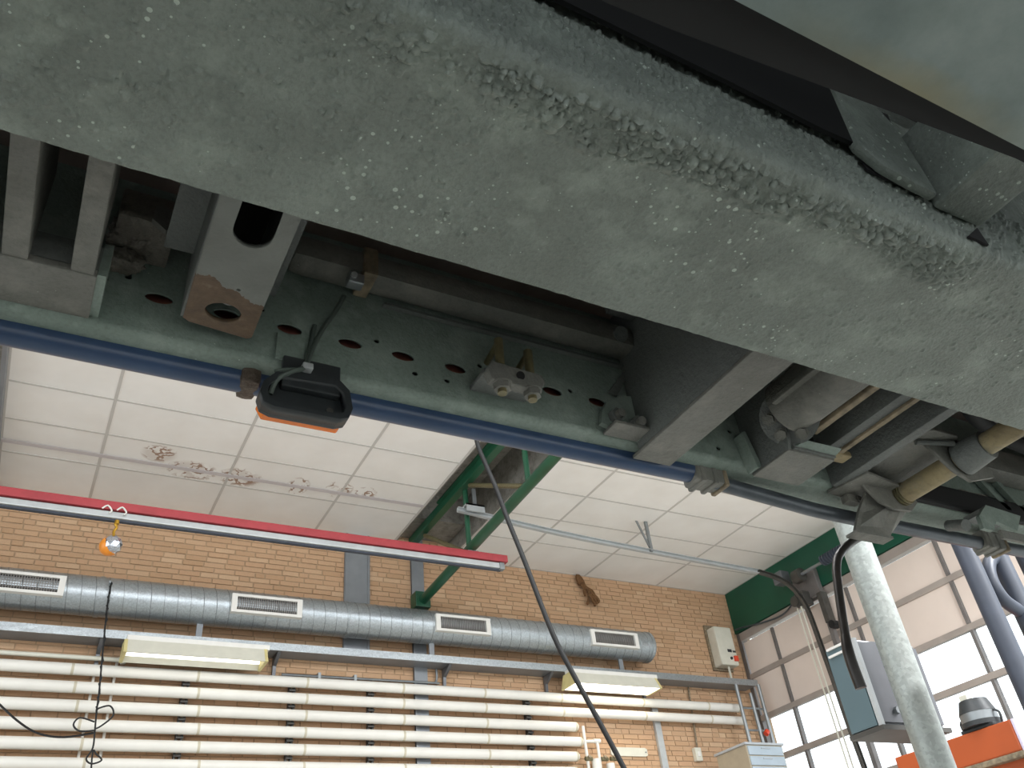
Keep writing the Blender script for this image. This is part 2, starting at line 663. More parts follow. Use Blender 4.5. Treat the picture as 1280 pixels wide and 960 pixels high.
def tile_field(xs, ys, z):
    g = B()
    for x in xs:
        box(g, x - 0.014, x + 0.014, ys[0], ys[-1], z - 0.004, z + 0.03)
    for y in ys:
        box(g, xs[0], xs[-1], y - 0.012, y + 0.012, z - 0.003, z + 0.03)
    obj('ceiling_grid', g, M['tgrid'], ceil)
    meshes = {}
    for x0, x1 in zip(xs, xs[1:]):
        for y0, y1 in zip(ys, ys[1:]):
            key = (round(x1 - x0, 3), round(y1 - y0, 3))
            if key not in meshes:
                bm = box(B(), 0.013, key[0] - 0.013, 0.011, key[1] - 0.011, -0.0, 0.018, 0.003)
                me = bpy.data.meshes.new('ceiling_tile')
                bm.to_mesh(me)
                bm.free()
                me.materials.append(M['tile'])
                meshes[key] = me
            link_mesh('ceiling_tile', meshes[key], ceil, (x0, y0, z + random.uniform(-0.001, 0.002)))


ys_grid = [3.45 + 0.602 * k for k in range(9)] + [WALL - 0.012]
ys_grid = [round(v, 3) for v in ys_grid]
tile_field([-0.72, 0.15, 1.385, 2.60, 3.60], ys_grid, CEIL_L)
tile_field([4.36, 5.19, 6.35, 7.56, DOORX - 0.02], ys_grid, CEIL_R)
# upstands that close the tiled fields towards the open roof bay
struct('trim_2', box(B(), 3.60, 3.63, 3.4, WALL - 0.01, CEIL_L, 5.2), M['concrete'])
struct('trim_3', box(B(), 4.33, 4.355, 3.4, WALL - 0.01, CEIL_R, 5.2), M['concrete'])
struct('trim_4', box(B(), -0.76, -0.725, 3.4, WALL - 0.01, CEIL_L - 0.1, 5.2), M['strip'])
struct('trim_5', box(B(), -0.72, 3.59, 8.03, 8.09, CEIL_L - 0.009, CEIL_L - 0.005), M['lavender'])  # thin flat strip, slightly lavender, across the left ceiling field
# dirty concrete beam inside the open bay
struct('trim_6', box(B(), 3.635, 4.325, 8.45, 8.985, 4.86, 5.2), M['concrete'])

# --- right-hand wall: green fascia over a glazed sectional door
wall_r = struct('wall_right', box(B(), DOORX + 0.06, DOORX + 0.3, -9, WALL, 4.02, 5.3), M['strip'])
fas = struct('trim_7', box(B(), DOORX - 0.02, DOORX + 0.05, 2.0, WALL - 0.01, 4.05, CEIL_R + 0.3), M['greenlintel'])
struct('trim_8', box(B(), DOORX + 0.01, DOORX + 0.12, 8.93, WALL - 0.005, FLOOR, 4.05), M['dooredge'])
door = struct('door_1', box(B(), DOORX, DOORX + 0.08, 2.0, 8.93, 3.93, 4.04), M['doorframe'])
zrows = [3.93, 3.42, 2.86, 2.33, 1.79, 1.25, 0.71, 0.17, FLOOR]
ycols = [8.93, 8.30, 6.91, 5.52, 4.13, 2.74, 2.0]
for zz in zrows[1:-1]:
    obj('door_rail', box(B(), DOORX - 0.005, DOORX + 0.06, 2.0, 8.93, zz - 0.035, zz + 0.035, 0.006), M['doorframe'], door)
for zi, (z1, z0) in enumerate(zip(zrows, zrows[1:])):
    for yy in ycols[1:-1]:
        obj('door_stile', box(B(), DOORX - 0.008, DOORX + 0.055, yy - 0.019, yy + 0.019, z0 + 0.035, z1 - 0.035), M['dooredge'], door)
    for y1, y0 in zip(ycols, ycols[1:]):
        if zi < 2 or zi >= 6:
            obj('door_panel', box(B(), DOORX + 0.018, DOORX + 0.04, y0 + 0.026, y1 - 0.026, z0 + 0.035, z1 - 0.035), M['doorpanel'], door)
        else:
            obj('door_pane', box(B(), DOORX + 0.024, DOORX + 0.03, y0 + 0.026, y1 - 0.026, z0 + 0.035, z1 - 0.035), M['glass'], door)

# door track with its curve
trk = thing('door_track', 'overhead door track with spring shaft, bending down along the glazed sectional door', 'track', (8.6, 7.4, FLOOR))
path = [(3.7, 7.42, 4.43), (4.98, 7.40, 4.317), (6.2, 7.4, 4.262), (7.3, 7.4, 4.224), (7.9, 7.39, 4.20)]
curve = [(7.9, 7.39, 4.20), (8.15, 7.36, 4.14), (8.32, 7.33, 4.04), (8.43, 7.31, 3.88), (8.485, 7.3, 3.67), (8.515, 7.3, 3.25), (8.54, 7.3, 2.84), (8.56, 7.3, 2.3), (8.6, 7.3, 1.6), (8.62, 7.3, FLOOR)]
sp = smooth_path(path, 5)


def channel(bm, pts, half, depth, side):
    rings = []
    for i, p in enumerate(pts):
        d = (pts[min(i + 1, len(pts) - 1)] - pts[max(i - 1, 0)]).normalized()
        s = Vector(side)
        n = d.cross(s).normalized()
        prof = [(-half, 0), (half, 0), (half, depth), (half * 0.75, depth), (half * 0.75, depth * .3), (-half * .75, depth * .3), (-half * .75, depth), (-half, depth)]
        rings.append([bm.verts.new(p + n * a + s * b) for a, b in prof])
    m = len(rings[0])
    for a, b in zip(rings, rings[1:]):
        for k in range(m):
            bm.faces.new((a[k], a[(k + 1) % m], b[(k + 1) % m], b[k]))
    bm.faces.new(rings[0])
    bm.faces.new(list(reversed(rings[-1])))
    bmesh.ops.recalc_face_normals(bm, faces=bm.faces)
    return bm


obj('level_channel', channel(B(), sp, 0.026, 0.045, (0, -1, 0)), M['alu'], trk)
obj('curved_channel', channel(B(), smooth_path(curve, 5), 0.026, 0.045, (0, -1, 0)), M['darksteel'], trk)
obj('guide_strip', box(B(), 8.72, 8.79, 7.20, 7.26, FLOOR, 4.0), M['dooredge'], trk)
for hx in (3.9, 6.24):
    bm = B()
    box(bm, hx - 0.02, hx + 0.02, 7.36, 7.385, 4.26 if hx > 5 else 4.42, CEIL_R - 0.004 if hx > 5 else 4.7)
    if hx > 5:
        prism(bm, [(hx - 0.15, 7.37, CEIL_R - 0.01), (hx - 0.12, 7.37, CEIL_R - 0.01), (hx + 0.0, 7.37, 4.32), (hx - 0.02, 7.37, 4.30)], (0, 0.012, 0))
    obj('track_hanger', bm, M['steel'], trk)
bm = box(B(), 3.78, 4.0, 7.33, 7.5, 4.47, 4.49)
box(bm, 3.78, 4.0, 7.33, 7.345, 4.40, 4.49)
obj('end_bracket', bm, M['alu'], trk, label='pale folded bracket at the far track end')

# door operator hardware at the bend
hw = trk
obj('back_plate', box(B(), 8.74, 8.815, 7.22, 7.62, 3.95, 4.32, 0.01), M['dooredge'], hw)
obj('cable_drum', cyl(B(), (8.60, 7.30, 4.22), (8.60, 7.42, 4.22), 0.09, 18), M['darksteel'], hw, smooth=True)
obj('bearing_box', box(B(), 8.50, 8.66, 7.55, 7.72, 4.22, 4.38, 0.015), M['cabgrey'], hw)
obj('motor_body', box(B(), 8.62, 8.78, 7.40, 7.56, 3.86, 4.05, 0.02), M['darksteel'], hw)
obj('roller_bracket', box(B(), 8.70, 8.81, 7.18, 7.26, 3.55, 3.95, 0.008), M['darksteel'], hw)
obj('roller', cyl(B(), (8.68, 7.16, 3.5), (8.78, 7.16, 3.5), 0.05, 14), M['black'], hw, smooth=True)
obj('chain_sprocket', cyl(B(), (8.60, 7.56, 3.95), (8.66, 7.56, 3.95), 0.07, 14), M['darksteel'], hw, smooth=True)
ch = thing('pull_chain', 'thin pale hanging chain loop below the door track bend', 'chain', (8.62, 7.55, 2.6))
for dy in (0, 0.07):
    obj('chain_run', tube(B(), [(8.62, 7.56 - dy, 3.855), (8.62, 7.55 - dy, 3.2), (8.625, 7.54 - dy, 2.5), (8.63, 7.53 - dy, 1.0)], 0.011, 6, 3), M['offwhite'], ch)

spr = trk
bm = B()
pts = []
for k in range(30 * 12 + 1):
    a = 2 * math.pi * k / 12
    pts.append((8.60 + 0.055 * math.cos(a), 6.92 - 1.3 * k / (30 * 12), 4.23 + 0.055 * math.sin(a)))
obj('coil', tube(bm, pts, 0.02, 5), M['pipeslate'], spr, smooth=True)
obj('shaft', cyl(B(), (8.60, 7.42, 4.22), (8.60, 4.0, 4.23), 0.02, 10), M['steel'], spr, smooth=True)
for yy in (5.55,):
    obj('shaft_bracket', box(B(), 8.58, 8.82, yy - 0.02, yy + 0.02, 4.15, 4.3), M['darksteel'], spr)
w = trk
obj('motor_cable', tube(B(), [(8.80, 7.60, 4.25), (8.80, 7.75, 4.05), (8.80, 8.0, 3.96), (8.80, 8.4, 4.0), (8.80, 8.8, 4.08), (8.81, 8.95, 4.1)], 0.012, 6, 5), M['greytube'], w, smooth=True)

# --- green roof truss
tr = thing('roof_truss', 'green painted tubular roof truss between the two white ceilings', 'truss', (3.85, 8.95, 3.9))
bm = box(B(), 3.775, 3.865, 3.4, 8.96, 4.74, 4.84, 0.006)
obj('top_chord', bm, M['green'], tr)
obj('chord_flange', box(B(), 3.735, 3.775, 3.4, 8.0, 4.82, 4.845), M['green'], tr)
obj('bottom_chord', cyl(B(), (3.88, 8.93, 3.985), (3.88, 3.4, 4.20), 0.055, 20), M['green'], tr, smooth=True)
for y in (7.5, 6.15, 4.8):
    zb = 3.985 + (8.93 - y) * 0.0389
    obj('post', cyl(B(), (3.86, y, zb), (3.86, y, 4.78), 0.03, 12), M['green'], tr, smooth=True)
for y0, y1 in ((7.35, 6.2), (8.62, 7.6), (6.0, 4.85)):
    zb = 3.985 + (8.93 - y1) * 0.0389
    obj('diagonal', cyl(B(), (3.85, y0, 4.73), (3.87, y1, zb), 0.026, 12), M['stud'], tr, smooth=True)
obj('foot_plate', box(B(), 3.78, 3.97, 8.80, 8.965, 3.90, 4.09, 0.01), M['green'], tr)

# --- red rail with grey conductor rail below, hung from the ceiling
rr = thing('red_rail', 'long red and grey rail hung below the white ceiling in front of the brick wall', 'rail', (1.5, 7.5, 3.9))
obj('red_beam', box(B(), -3.0, 4.29, 7.44, 7.52, 3.905, 3.985, 0.008), M['red'], rr)
obj('grey_rail', box(B(), -3.0, 4.20, 7.46, 7.51, 3.835, 3.895, 0.008), M['alu'], rr, label='pale grey running rail under the red beam')
obj('dark_rail_lip', box(B(), -3.0, 4.22, 7.485, 7.525, 3.818, 3.834), M['pipeslate'], rr)
obj('truss_clamp', box(B(), 3.82, 3.94, 7.445, 7.515, 3.984, 3.992), M['steel'], rr)
obj('end_stop', box(B(), 4.19, 4.25, 7.45, 7.52, 3.82, 3.90, 0.01), M['steel'], rr)
for xx in (-1.6,):
    obj('hanger_rod', cyl(B(), (xx, 7.49, 3.98), (xx, 7.49, CEIL_L), 0.008, 6), M['steel'], rr)
bm = B()
for k, xx in enumerate((0.28, 0.40)):
    tube(bm, [(xx - 0.04, 7.44, 3.90), (xx, 7.43, 3.93), (xx + 0.04, 7.44, 3.89), (xx + 0.02, 7.43, 3.86)], 0.008, 6, 3)
obj('white_clip', bm, M['white'], rr)

orn = thing('hanging_bauble', 'round silver and orange bauble on a brass hook under the red rail', 'bauble', (0.36, 7.45, 3.66))
sph = B()
bmesh.ops.create_uvsphere(sph, u_segments=20, v_segments=12, radius=0.085)
bmesh.ops.translate(sph, vec=(0.36, 7.46, 3.56), verts=sph.verts)
obj('orange_shell', sph, M['orangeball'], orn, smooth=True)
sph = B()
bmesh.ops.create_icosphere(sph, subdivisions=2, radius=0.084)
bmesh.ops.translate(sph, vec=(0.378, 7.44, 3.566), verts=sph.verts)
obj('silver_facets', sph, M['silver'], orn, label='mirror facets on the near half of the bauble')
obj('brass_hook', tube(B(), [(0.372, 7.47, 3.814), (0.385, 7.46, 3.795), (0.37, 7.45, 3.77), (0.385, 7.45, 3.74), (0.37, 7.45, 3.70), (0.375, 7.45, 3.66), (0.37, 7.45, 3.62)], 0.012, 8, 4), M['gold'], orn, smooth=True)
obj('hook_ball', cyl(B(), (0.38, 7.46, 3.775), (0.38, 7.46, 3.81), 0.02, 10), M['gold'], orn, smooth=True)

# --- ventilation duct
DY, DZ, DR = 8.75, 3.635, 0.19
du = thing('ventilation_duct', 'round galvanised spiral ventilation duct running along the brick wall', 'duct', (3.0, DY, DZ))
for x0, x1 in ((-2.5, 0.43), (0.43, 2.93), (2.93, 5.4), (5.4, 6.98)):
    bm = B()
    tube(bm, [(x0 + 0.004, DY, DZ), (x1 - 0.004, DY, DZ)], DR, 40, cap=True)
    obj('duct_length', bm, M['galv'], du, smooth=True)
    obj('joint_collar', cyl(B(), (x1 - 0.03, DY, DZ), (x1 + 0.012, DY, DZ), DR + 0.006, 40), M['galv'], du, smooth=True)
pts = []
turns = int(9.4 / 0.125)
for k in range(turns * 20):
    a = 2 * math.pi * k / 20
    pts.append((-2.45 + 9.4 * k / (turns * 20), DY + DR * math.cos(a), DZ + DR * math.sin(a)))
obj('spiral_seam', tube(B(), pts, 0.0045, 5), M['steel'], du)
obj('end_ring', cyl(B(), (6.985, DY, DZ), (7.02, DY, DZ), DR - 0.02, 40), M['steel'], du, smooth=True)


def grille(x0, x1):
    zc, hh = 3.622, 0.098
    yf = 8.535
    f = B()
    for (a, b, c, d) in ((x0 + 0.055, x1 - 0.055, zc + hh - 0.028, zc + hh), (x0 + 0.055, x1 - 0.055, zc - hh, zc - hh + 0.028), (x0, x0 + 0.055, zc - hh, zc + hh), (x1 - 0.055, x1, zc - hh, zc + hh)):
        box(f, a, b, yf, yf + 0.06, c, d)
    fr = obj('grille_frame', f, M['white'], du)
    obj('grille_core', box(B(), x0 + 0.05, x1 - 0.05, yf + 0.03, yf + 0.035, zc - hh + 0.02, zc + hh - 0.02), M['darkgrille'], fr)
    v = B()
    n = int((x1 - x0 - 0.11) / 0.022)
    for k in range(1, n):
        xx = x0 + 0.055 + (x1 - x0 - 0.11) * k / n
        box(v, xx - 0.003, xx + 0.003, yf + 0.008, yf + 0.03, zc - hh + 0.026, zc + hh - 0.026)
    obj('grille_blades', v, M['grillebar'], fr, kind='stuff')
    for k in range(1, 5):
        zz = zc - hh + 0.028 + (2 * hh - 0.056) * k / 5
        obj('cross_bar', box(B(), x0 + 0.05, x1 - 0.05, yf + 0.022, yf + 0.03, zz - 0.0025, zz + 0.0025), M['grillebar'], fr)


for g in ((-0.62, 0.10), (1.64, 2.37), (3.91, 4.60), (6.00, 6.71)):
    grille(*g)
for xx in (1.36, 4.24, 6.78):
    bm = prism(B(), [(xx, DY + 0.06, DZ + DR - 0.03), (xx, WALL - 0.005, DZ + DR - 0.03), (xx, WALL - 0.005, DZ + DR + 0.1), (xx, DY + 0.09, DZ + DR + 0.05)], (0.05, 0, 0))
    obj('wall_bracket', bm, M['darksteel'], du)
for xx in (1.36, 3.9, 6.5):
    obj('support_strap', box(B(), xx, xx + 0.06, DY - 0.01, DY + 0.01, 3.31, DZ - DR + 0.03), M['strip'], du)

# --- galvanised ledge / cable tray under the duct
sh = thing('cable_tray', 'long galvanised tray on brackets below the round duct', 'cable tray', (3, 8.87, 3.24))
obj('tray_floor', box(B(), -2.5, 8.74, 8.73, WALL - 0.012, 3.24, 3.25), M['strip'], sh)
obj('front_lip', box(B(), -2.5, 8.74, 8.715, 8.73, 3.225, 3.305), M['galv'], sh)
for xx in (0.5, 2.2, 4.15, 5.5, 6.95):
    bm = prism(B(), [(xx, 8.76, 3.238), (xx, 8.98, 3.238), (xx, 8.98, 2.98), (xx, 8.955, 2.98), (xx, 8.94, 3.14), (xx, 8.80, 3.21)], (0.035, 0, 0))
    obj('tray_bracket', bm, M['cabgrey'], sh)


# --- fluorescent fittings under the tray
def fitting(x0, x1, mat, label):
    t = thing('fluorescent_fitting', label, 'lamp', ((x0 + x1) / 2, 8.65, 3.2), group='strip lights under the tray')
    obj('mounting_bar', box(B(), x0 + 0.02, x1 + 0.03, 8.58, 8.70, 3.17, 3.222, 0.006), M['white'], t)
    bm = prism(B(), [(x0 + 0.03, 8.575, 3.17), (x0 + 0.03, 8.565, 3.165), (x0 + 0.03, 8.485, 3.025), (x0 + 0.03, 8.495, 3.022)], (x1 - x0 - 0.06, 0, 0))
    prism(bm, [(x0 + 0.03, 8.70, 3.17), (x0 + 0.03, 8.71, 3.165), (x0 + 0.03, 8.785, 3.025), (x0 + 0.03, 8.775, 3.022)], (x1 - x0 - 0.06, 0, 0))
    box(bm, x0 + 0.03, x1 - 0.03, 8.57, 8.71, 3.163, 3.172)
    obj('reflector', bm, M['offwhite'], t)
    for xx in (x0, x1 - 0.03):
        bm = prism(B(), [(xx, 8.565, 3.172), (xx, 8.715, 3.172), (xx, 8.79, 3.02), (xx, 8.48, 3.02)], (0.03, 0, 0))
        obj('end_cap', bm, M['yellowed'], t, label='yellowed end cap')
    return t


f1 = fitting(0.70, 2.04, M['tubedim'], 'open fluorescent fitting under the tray, left of the grey wall strips')
for yy in (8.585, 8.69):
    obj('fluorescent_tube', cyl(B(), (0.74, yy, 3.075), (2.0, yy, 3.075), 0.018, 12), M['tubedim'], f1, smooth=True)
f2 = fitting(5.62, 6.90, M['tubelight'], 'brightly lit fluorescent fitting under the tray, right of the hanging black cable')
obj('diffuser', box(B(), 5.65, 6.87, 8.497, 8.773, 3.026, 3.034), M['tubelight'], f2)

# --- lagged heating pipes
pipe_lab = ['topmost white heating pipe just below the strip lights, reaching the corner',
            'second white heating pipe from the top, reaching the corner',
            'third white heating pipe from the top, ending by the vertical feed pipe',
            'fourth white heating pipe from the top, joined to the small valve pipe',
            'fifth white heating pipe from the top, with a rounded end',
            'sixth white heating pipe from the top at the lower picture edge']
PZ = [2.965, 2.80, 2.632, 2.465, 2.30, 2.133]
PX = [8.42, 8.45, 5.80, 5.84, 5.76, 5.72]
for k in range(6):
    t = thing('heating_pipe', pipe_lab[k], 'pipe', (3, 8.88, PZ[k]), group='white lagged heating pipes on the brick wall')
    cuts = [-2.5, 0.32 + 0.05 * k, 1.45 + 0.02 * k, 2.55, 3.62, 4.62]
    if PX[k] > 7:
        cuts += [5.65, 6.85, 7.9]
    cuts = [c for c in cuts if c < PX[k] - 0.2] + [PX[k]]
    for a, b in zip(cuts, cuts[1:]):
        obj('lagging', cyl(B(), (a + 0.003, 8.88, PZ[k]), (b - 0.003, 8.88, PZ[k]), 0.054, 20), M['pipe'], t, smooth=True)
        obj('joint_band', cyl(B(), (b - 0.012, 8.88, PZ[k]), (b + 0.012, 8.88, PZ[k]), 0.0553, 20), M['pipeband'], t, smooth=True)
    obj('end_cap', cyl(B(), (PX[k] + 0.01, 8.88, PZ[k]), (PX[k] + 0.035, 8.88, PZ[k]), 0.052, 20, 0.035), M['pipe'], t, smooth=True)
pr_lab = {1.36: 'dark pipe support rail behind the white pipes, below the open lamp fitting', 2.42: 'dark pipe support rail behind the white pipes, left of the wall strips',
          3.28: 'dark pipe support rail behind the white pipes, just left of the narrow wall strip', 5.22: 'dark pipe support rail behind the white pipes near their right ends'}
for xx, lb in pr_lab.items():
    t = thing('pipe_support', lb, 'pipe support', (xx, 8.97, 1.8), group='pipe supports behind the heating pipes')
    for dx in (-0.035, 0.015):
        obj('channel_leg', box(B(), xx + dx, xx + dx + 0.02, 8.955, 8.995, 1.7, 2.98), M['darksteel'], t)
    for zz in PZ:
        obj('pipe_shoe', box(B(), xx - 0.035, xx + 0.035, 8.93, 8.955, zz - 0.075, zz - 0.052), M['darksteel'], t)
for xx, lb in ((0.52, 'slim pale vertical pipe behind the heating pipes, nearer the twisted cord'), (0.70, 'slim pale vertical pipe behind the heating pipes, nearer the open lamp fitting')):
    top(obj('riser_pipe', cyl(B(), (xx, 8.965, 1.6), (xx, 8.965, 3.08), 0.013, 8), M['pipe'], smooth=True), lb, 'pipe')

# small conduits
c = thing('conduit', 'thin pale conduit above the top heating pipe at the left edge', 'conduit', (0, 8.93, 3.08))
obj('straight_pipe', cyl(B(), (-2.5, 8.90, 3.085), (0.70, 8.90, 3.085), 0.022, 10), M['offwhite'], c, smooth=True)
obj('elbow', tube(B(), [(0.70, 8.90, 3.085), (0.74, 8.90, 3.08), (0.75, 8.90, 3.05)], 0.026, 10, 3), M['offwhite'], c, smooth=True)
c = thing('conduit', 'thin steel conduit with an elbow rising behind the tray by the narrow wall strip', 'conduit', (3, 8.95, 3.07))
obj('bent_pipe', tube(B(), [(2.3, 8.95, 3.06), (3.95, 8.95, 3.07), (4.04, 8.95, 3.075), (4.07, 8.95, 3.12), (4.07, 8.95, 3.23)], 0.014, 8, 3), M['steel'], c, smooth=True)
for xx in (2.7, 3.1):
    obj('pipe_clip', box(B(), xx - 0.015, xx + 0.015, 8.93, 8.995, 3.035, 3.10), M['steel'], c)
c = thing('conduit', 'thin conduit rising from the tray beside the narrow wall strip up to the duct', 'conduit', (4.05, 8.95, 3.3))
obj('rising_pipe', cyl(B(), (4.05, 8.96, 3.26), (4.05, 8.96, 3.62), 0.012, 8), M['steel'], c, smooth=True)

# grey vertical trunking, wall switch, small sign
top(obj('cable_trunking', box(B(), 7.05, 7.14, 8.955, 8.995, FLOOR, 2.93), M['alu']), 'grey vertical cable trunking below the right ends of the long pipes', 'trunking')
sw = thing('wall_switch', 'small white switch box on a thin conduit near the corner', 'switch', (7.64, 8.97, 2.4))
obj('switch_box', box(B(), 7.585, 7.685, 8.93, 8.995, 2.30, 2.46, 0.008), M['offwhite'], sw)
obj('rocker', box(B(), 7.615, 7.655, 8.922, 8.932, 2.35, 2.41, 0.003), M['white'], sw)
obj('conduit', cyl(B(), (7.66, 8.97, 2.45), (7.73, 8.97, 3.24), 0.012, 8), M['rustedge'], sw, smooth=True)
sg = thing('wall_plate', 'small blank white plate on the brick wall right of the pipe valves', 'plate', (6.6, 8.98, 2.4))
pl = []
for (px_, pz_) in ((6.33, 2.36), (6.36, 2.345), (6.84, 2.345), (6.87, 2.36), (6.87, 2.43), (6.84, 2.445), (6.36, 2.445), (6.33, 2.43)):
    pl.append((px_, 8.975, pz_))
obj('plate', prism(B(), pl, (0, 0.02, 0)), M['offwhite'], sg)
for xx in (6.355, 6.845):
    obj('screw', cyl(B(), (xx, 8.968, 2.395), (xx, 8.98, 2.395), 0.009, 8), M['steel'], sg)

# feed pipes and valves at the end of pipes 3-5
v = thing('valve_pipes', 'white feed pipes and valves at the right end of the shorter heating pipes', 'valve', (6.0, 8.88, 2.4))
obj('link_pipe', tube(B(), [(5.90, 8.86, 2.64), (5.90, 8.86, 2.34), (5.90, 8.86, 2.2), (5.90, 8.86, 1.8)], 0.018, 10), M['pipe'], v, smooth=True)
obj('branch_pipe', tube(B(), [(5.885, 8.86, 2.465), (6.02, 8.86, 2.47), (6.06, 8.86, 2.46), (6.07, 8.86, 2.42), (6.07, 8.86, 2.25)], 0.018, 10, 3), M['pipe'], v, smooth=True)
obj('elbow_cap', cyl(B(), (6.02, 8.86, 2.475), (6.11, 8.86, 2.475), 0.025, 10), M['white'], v, smooth=True)
obj('insulated_drop', cyl(B(), (6.02, 8.86, 1.6), (6.02, 8.86, 2.27), 0.058, 16), M['pipe'], v, smooth=True)
obj('insulated_drop', cyl(B(), (6.21, 8.86, 1.6), (6.21, 8.86, 2.225), 0.052, 16), M['pipe'], v, smooth=True)
for xx, zz in ((5.90, 2.27), (6.12, 2.27), (6.25, 2.275)):
    obj('valve_body', cyl(B(), (xx - 0.04, 8.84, zz), (xx + 0.05, 8.84, zz), 0.025, 10), M['stud'], v, smooth=True)
    obj('valve_spindle', cyl(B(), (xx, 8.84, zz), (xx, 8.80, zz + 0.02), 0.02, 8), M['rustedge'], v, smooth=True)

# control box on the wall by the corner
cb = thing('control_box', 'offwhite door control box with red switch on the brick wall in the corner', 'control box', (8.42, 8.9, 3.77))
obj('back_board', box(B(), 8.25, 8.60, 8.965, 8.995, 3.49, 4.13), M['rustedge'], cb)
obj('case', box(B(), 8.27, 8.575, 8.80, 8.965, 3.52, 4.06, 0.02), M['offwhite'], cb)
obj('window', box(B(), 8.42, 8.49, 8.794, 8.803, 3.70, 3.74), M['blackplastic'], cb)
obj('red_switch', box(B(), 8.50, 8.565, 8.775, 8.803, 3.575, 3.65, 0.006), M['knobred'], cb, label='red rotary switch')
obj('black_button', cyl(B(), (8.455, 8.785, 3.615), (8.455, 8.803, 3.615), 0.02, 10), M['blackplastic'], cb)
obj('badge', box(B(), 8.51, 8.56, 8.794, 8.803, 3.70, 3.725), M['blackplastic'], cb)
obj('cable_gland', cyl(B(), (8.44, 8.88, 3.3), (8.44, 8.88, 3.53), 0.015, 8), M['offwhite'], cb)

# bundle of dried stalks hanging by the ceiling edge
bu = thing('dry_bundle', 'brown bundle of dry stalks hanging on the brick wall under the ceiling edge', 'bundle', (6.3, 8.95, 4.64))
random.seed(3)
for k in range(14):
    a = random.uniform(-0.05, 0.05)
    e = random.uniform(0.04, 0.26)
    zz = random.uniform(4.20, 4.36)
    obj('stalk', tube(B(), [(6.22 + a * 0.4, 8.95, 4.645), (6.26 + a, 8.94, 4.52), (6.24 + e * 0.8 + a, 8.93 + a * 0.4, zz + 0.1), (6.22 + e, 8.92, zz)], lambda t: 0.012 + 0.008 * math.sin(t * 9), 6, 4), M['cordbrown'], bu, smooth=True)
obj('tie', cyl(B(), (6.235, 8.945, 4.545), (6.25, 8.942, 4.515), 0.045, 10), M['cordbrown'], bu)

# corner: pipework stand, cabinet
ld = thing('corner_pipework', 'slim grey posts with cross bars under the tray end in the corner', 'pipework', (8.5, 8.7, FLOOR))
for (x0, z0, x1, z1) in ((8.28, 3.2, 8.28, FLOOR), (8.50, 3.1, 8.50, FLOOR), (8.68, 3.22, 8.68, FLOOR)):
    obj('post', cyl(B(), (x0, 8.66, z1), (x1, 8.66, z0), 0.025, 10), M['steel'], ld, smooth=True)
for zz in (2.9, 2.62, 2.42):
    obj('cross_bar', cyl(B(), (8.28, 8.66, zz), (8.68, 8.66, zz), 0.014, 8), M['steel'], ld, smooth=True)
obj('red_valve', cyl(B(), (8.53, 8.6, 2.56), (8.57, 8.6, 2.60), 0.035, 10), M['knobred'], ld, label='red valve wheel')
obj('blue_tag', box(B(), 8.44, 8.50, 8.60, 8.64, 2.36, 2.43, 0.008), M['bluetube'], ld, label='blue tag')
ca = thing('drawer_cabinet', 'pale grey drawer cabinet with beige side standing high in the corner', 'cabinet', (7.95, 8.4, FLOOR))
obj('carcass', box(B(), 7.62, 8.20, 8.06, 8.60, FLOOR, 2.27), M['cabside'], ca)
obj('top_board', box(B(), 7.60, 8.22, 8.04, 8.62, 2.27, 2.295), M['cabinet'], ca)
for k in range(9):
    z1 = 2.26 - 0.115 * k
    dr = obj('drawer', box(B(), 7.64, 8.18, 8.045, 8.065, z1 - 0.105, z1 - 0.004, 0.004), M['drawer'], ca)
    obj('pull', box(B(), 7.84, 7.98, 8.035, 8.047, z1 - 0.035, z1 - 0.025), M['cabinet'], dr)

# twisted cord hanging from the duct
co = thing('knotted_rope', 'knotted dark cord hanging from the duct in front of the pipes', 'rope', (0.5, 8.4, 3.6))
cp = [(0.49, 8.53, 3.70), (0.49, 8.5, 3.5), (0.50, 8.46, 3.3), (0.53, 8.42, 2.9), (0.555, 8.4, 2.6), (0.56, 8.4, 2.45)]
obj('cord_strand', tube(B(), cp, 0.008, 7, 5), M['black'], co, smooth=True)
obj('cord_strand', tube(B(), [(a + 0.012 * math.sin(i * 2.2), b - 0.012, cz) for i, (a, b, cz) in enumerate(smooth_path(cp, 6))], 0.005, 6), M['black'], co, smooth=True)
obj('loop', tube(B(), [(0.56, 8.39, 2.47), (0.66, 8.39, 2.50), (0.70, 8.39, 2.42), (0.62, 8.39, 2.33), (0.57, 8.39, 2.30)], 0.0075, 6, 6), M['black'], co, smooth=True)
obj('loop', tube(B(), [(0.58, 8.39, 2.29), (0.46, 8.39, 2.28), (0.40, 8.39, 2.33), (0.44, 8.39, 2.39), (0.56, 8.39, 2.36)], 0.0075, 6, 6), M['black'], co, smooth=True)
obj('tail', tube(B(), [(0.56, 8.4, 2.47), (0.575, 8.4, 2.3), (0.585, 8.4, 2.15), (0.55, 8.4, 2.06), (0.60, 8.39, 2.02), (0.67, 8.39, 2.05), (0.62, 8.4, 2.10), (0.59, 8.4, 2.12), (0.61, 8.4, 1.9), (0.63, 8.4, 1.6)], 0.0075, 6, 5), M['black'], co, smooth=True)
obj('side_lead', tube(B(), [(-0.6, 8.5, 2.85), (-0.2, 8.42, 2.49), (0.0, 8.4, 2.33), (0.16, 8.4, 2.25), (0.35, 8.4, 2.23), (0.57, 8.4, 2.27)], 0.009, 6, 5), M['black'], co, smooth=True)
obj('cord_hook', cyl(B(), (0.48, 8.52, 3.70), (0.48, 8.556, 3.70), 0.012, 8), M['steel'], co)

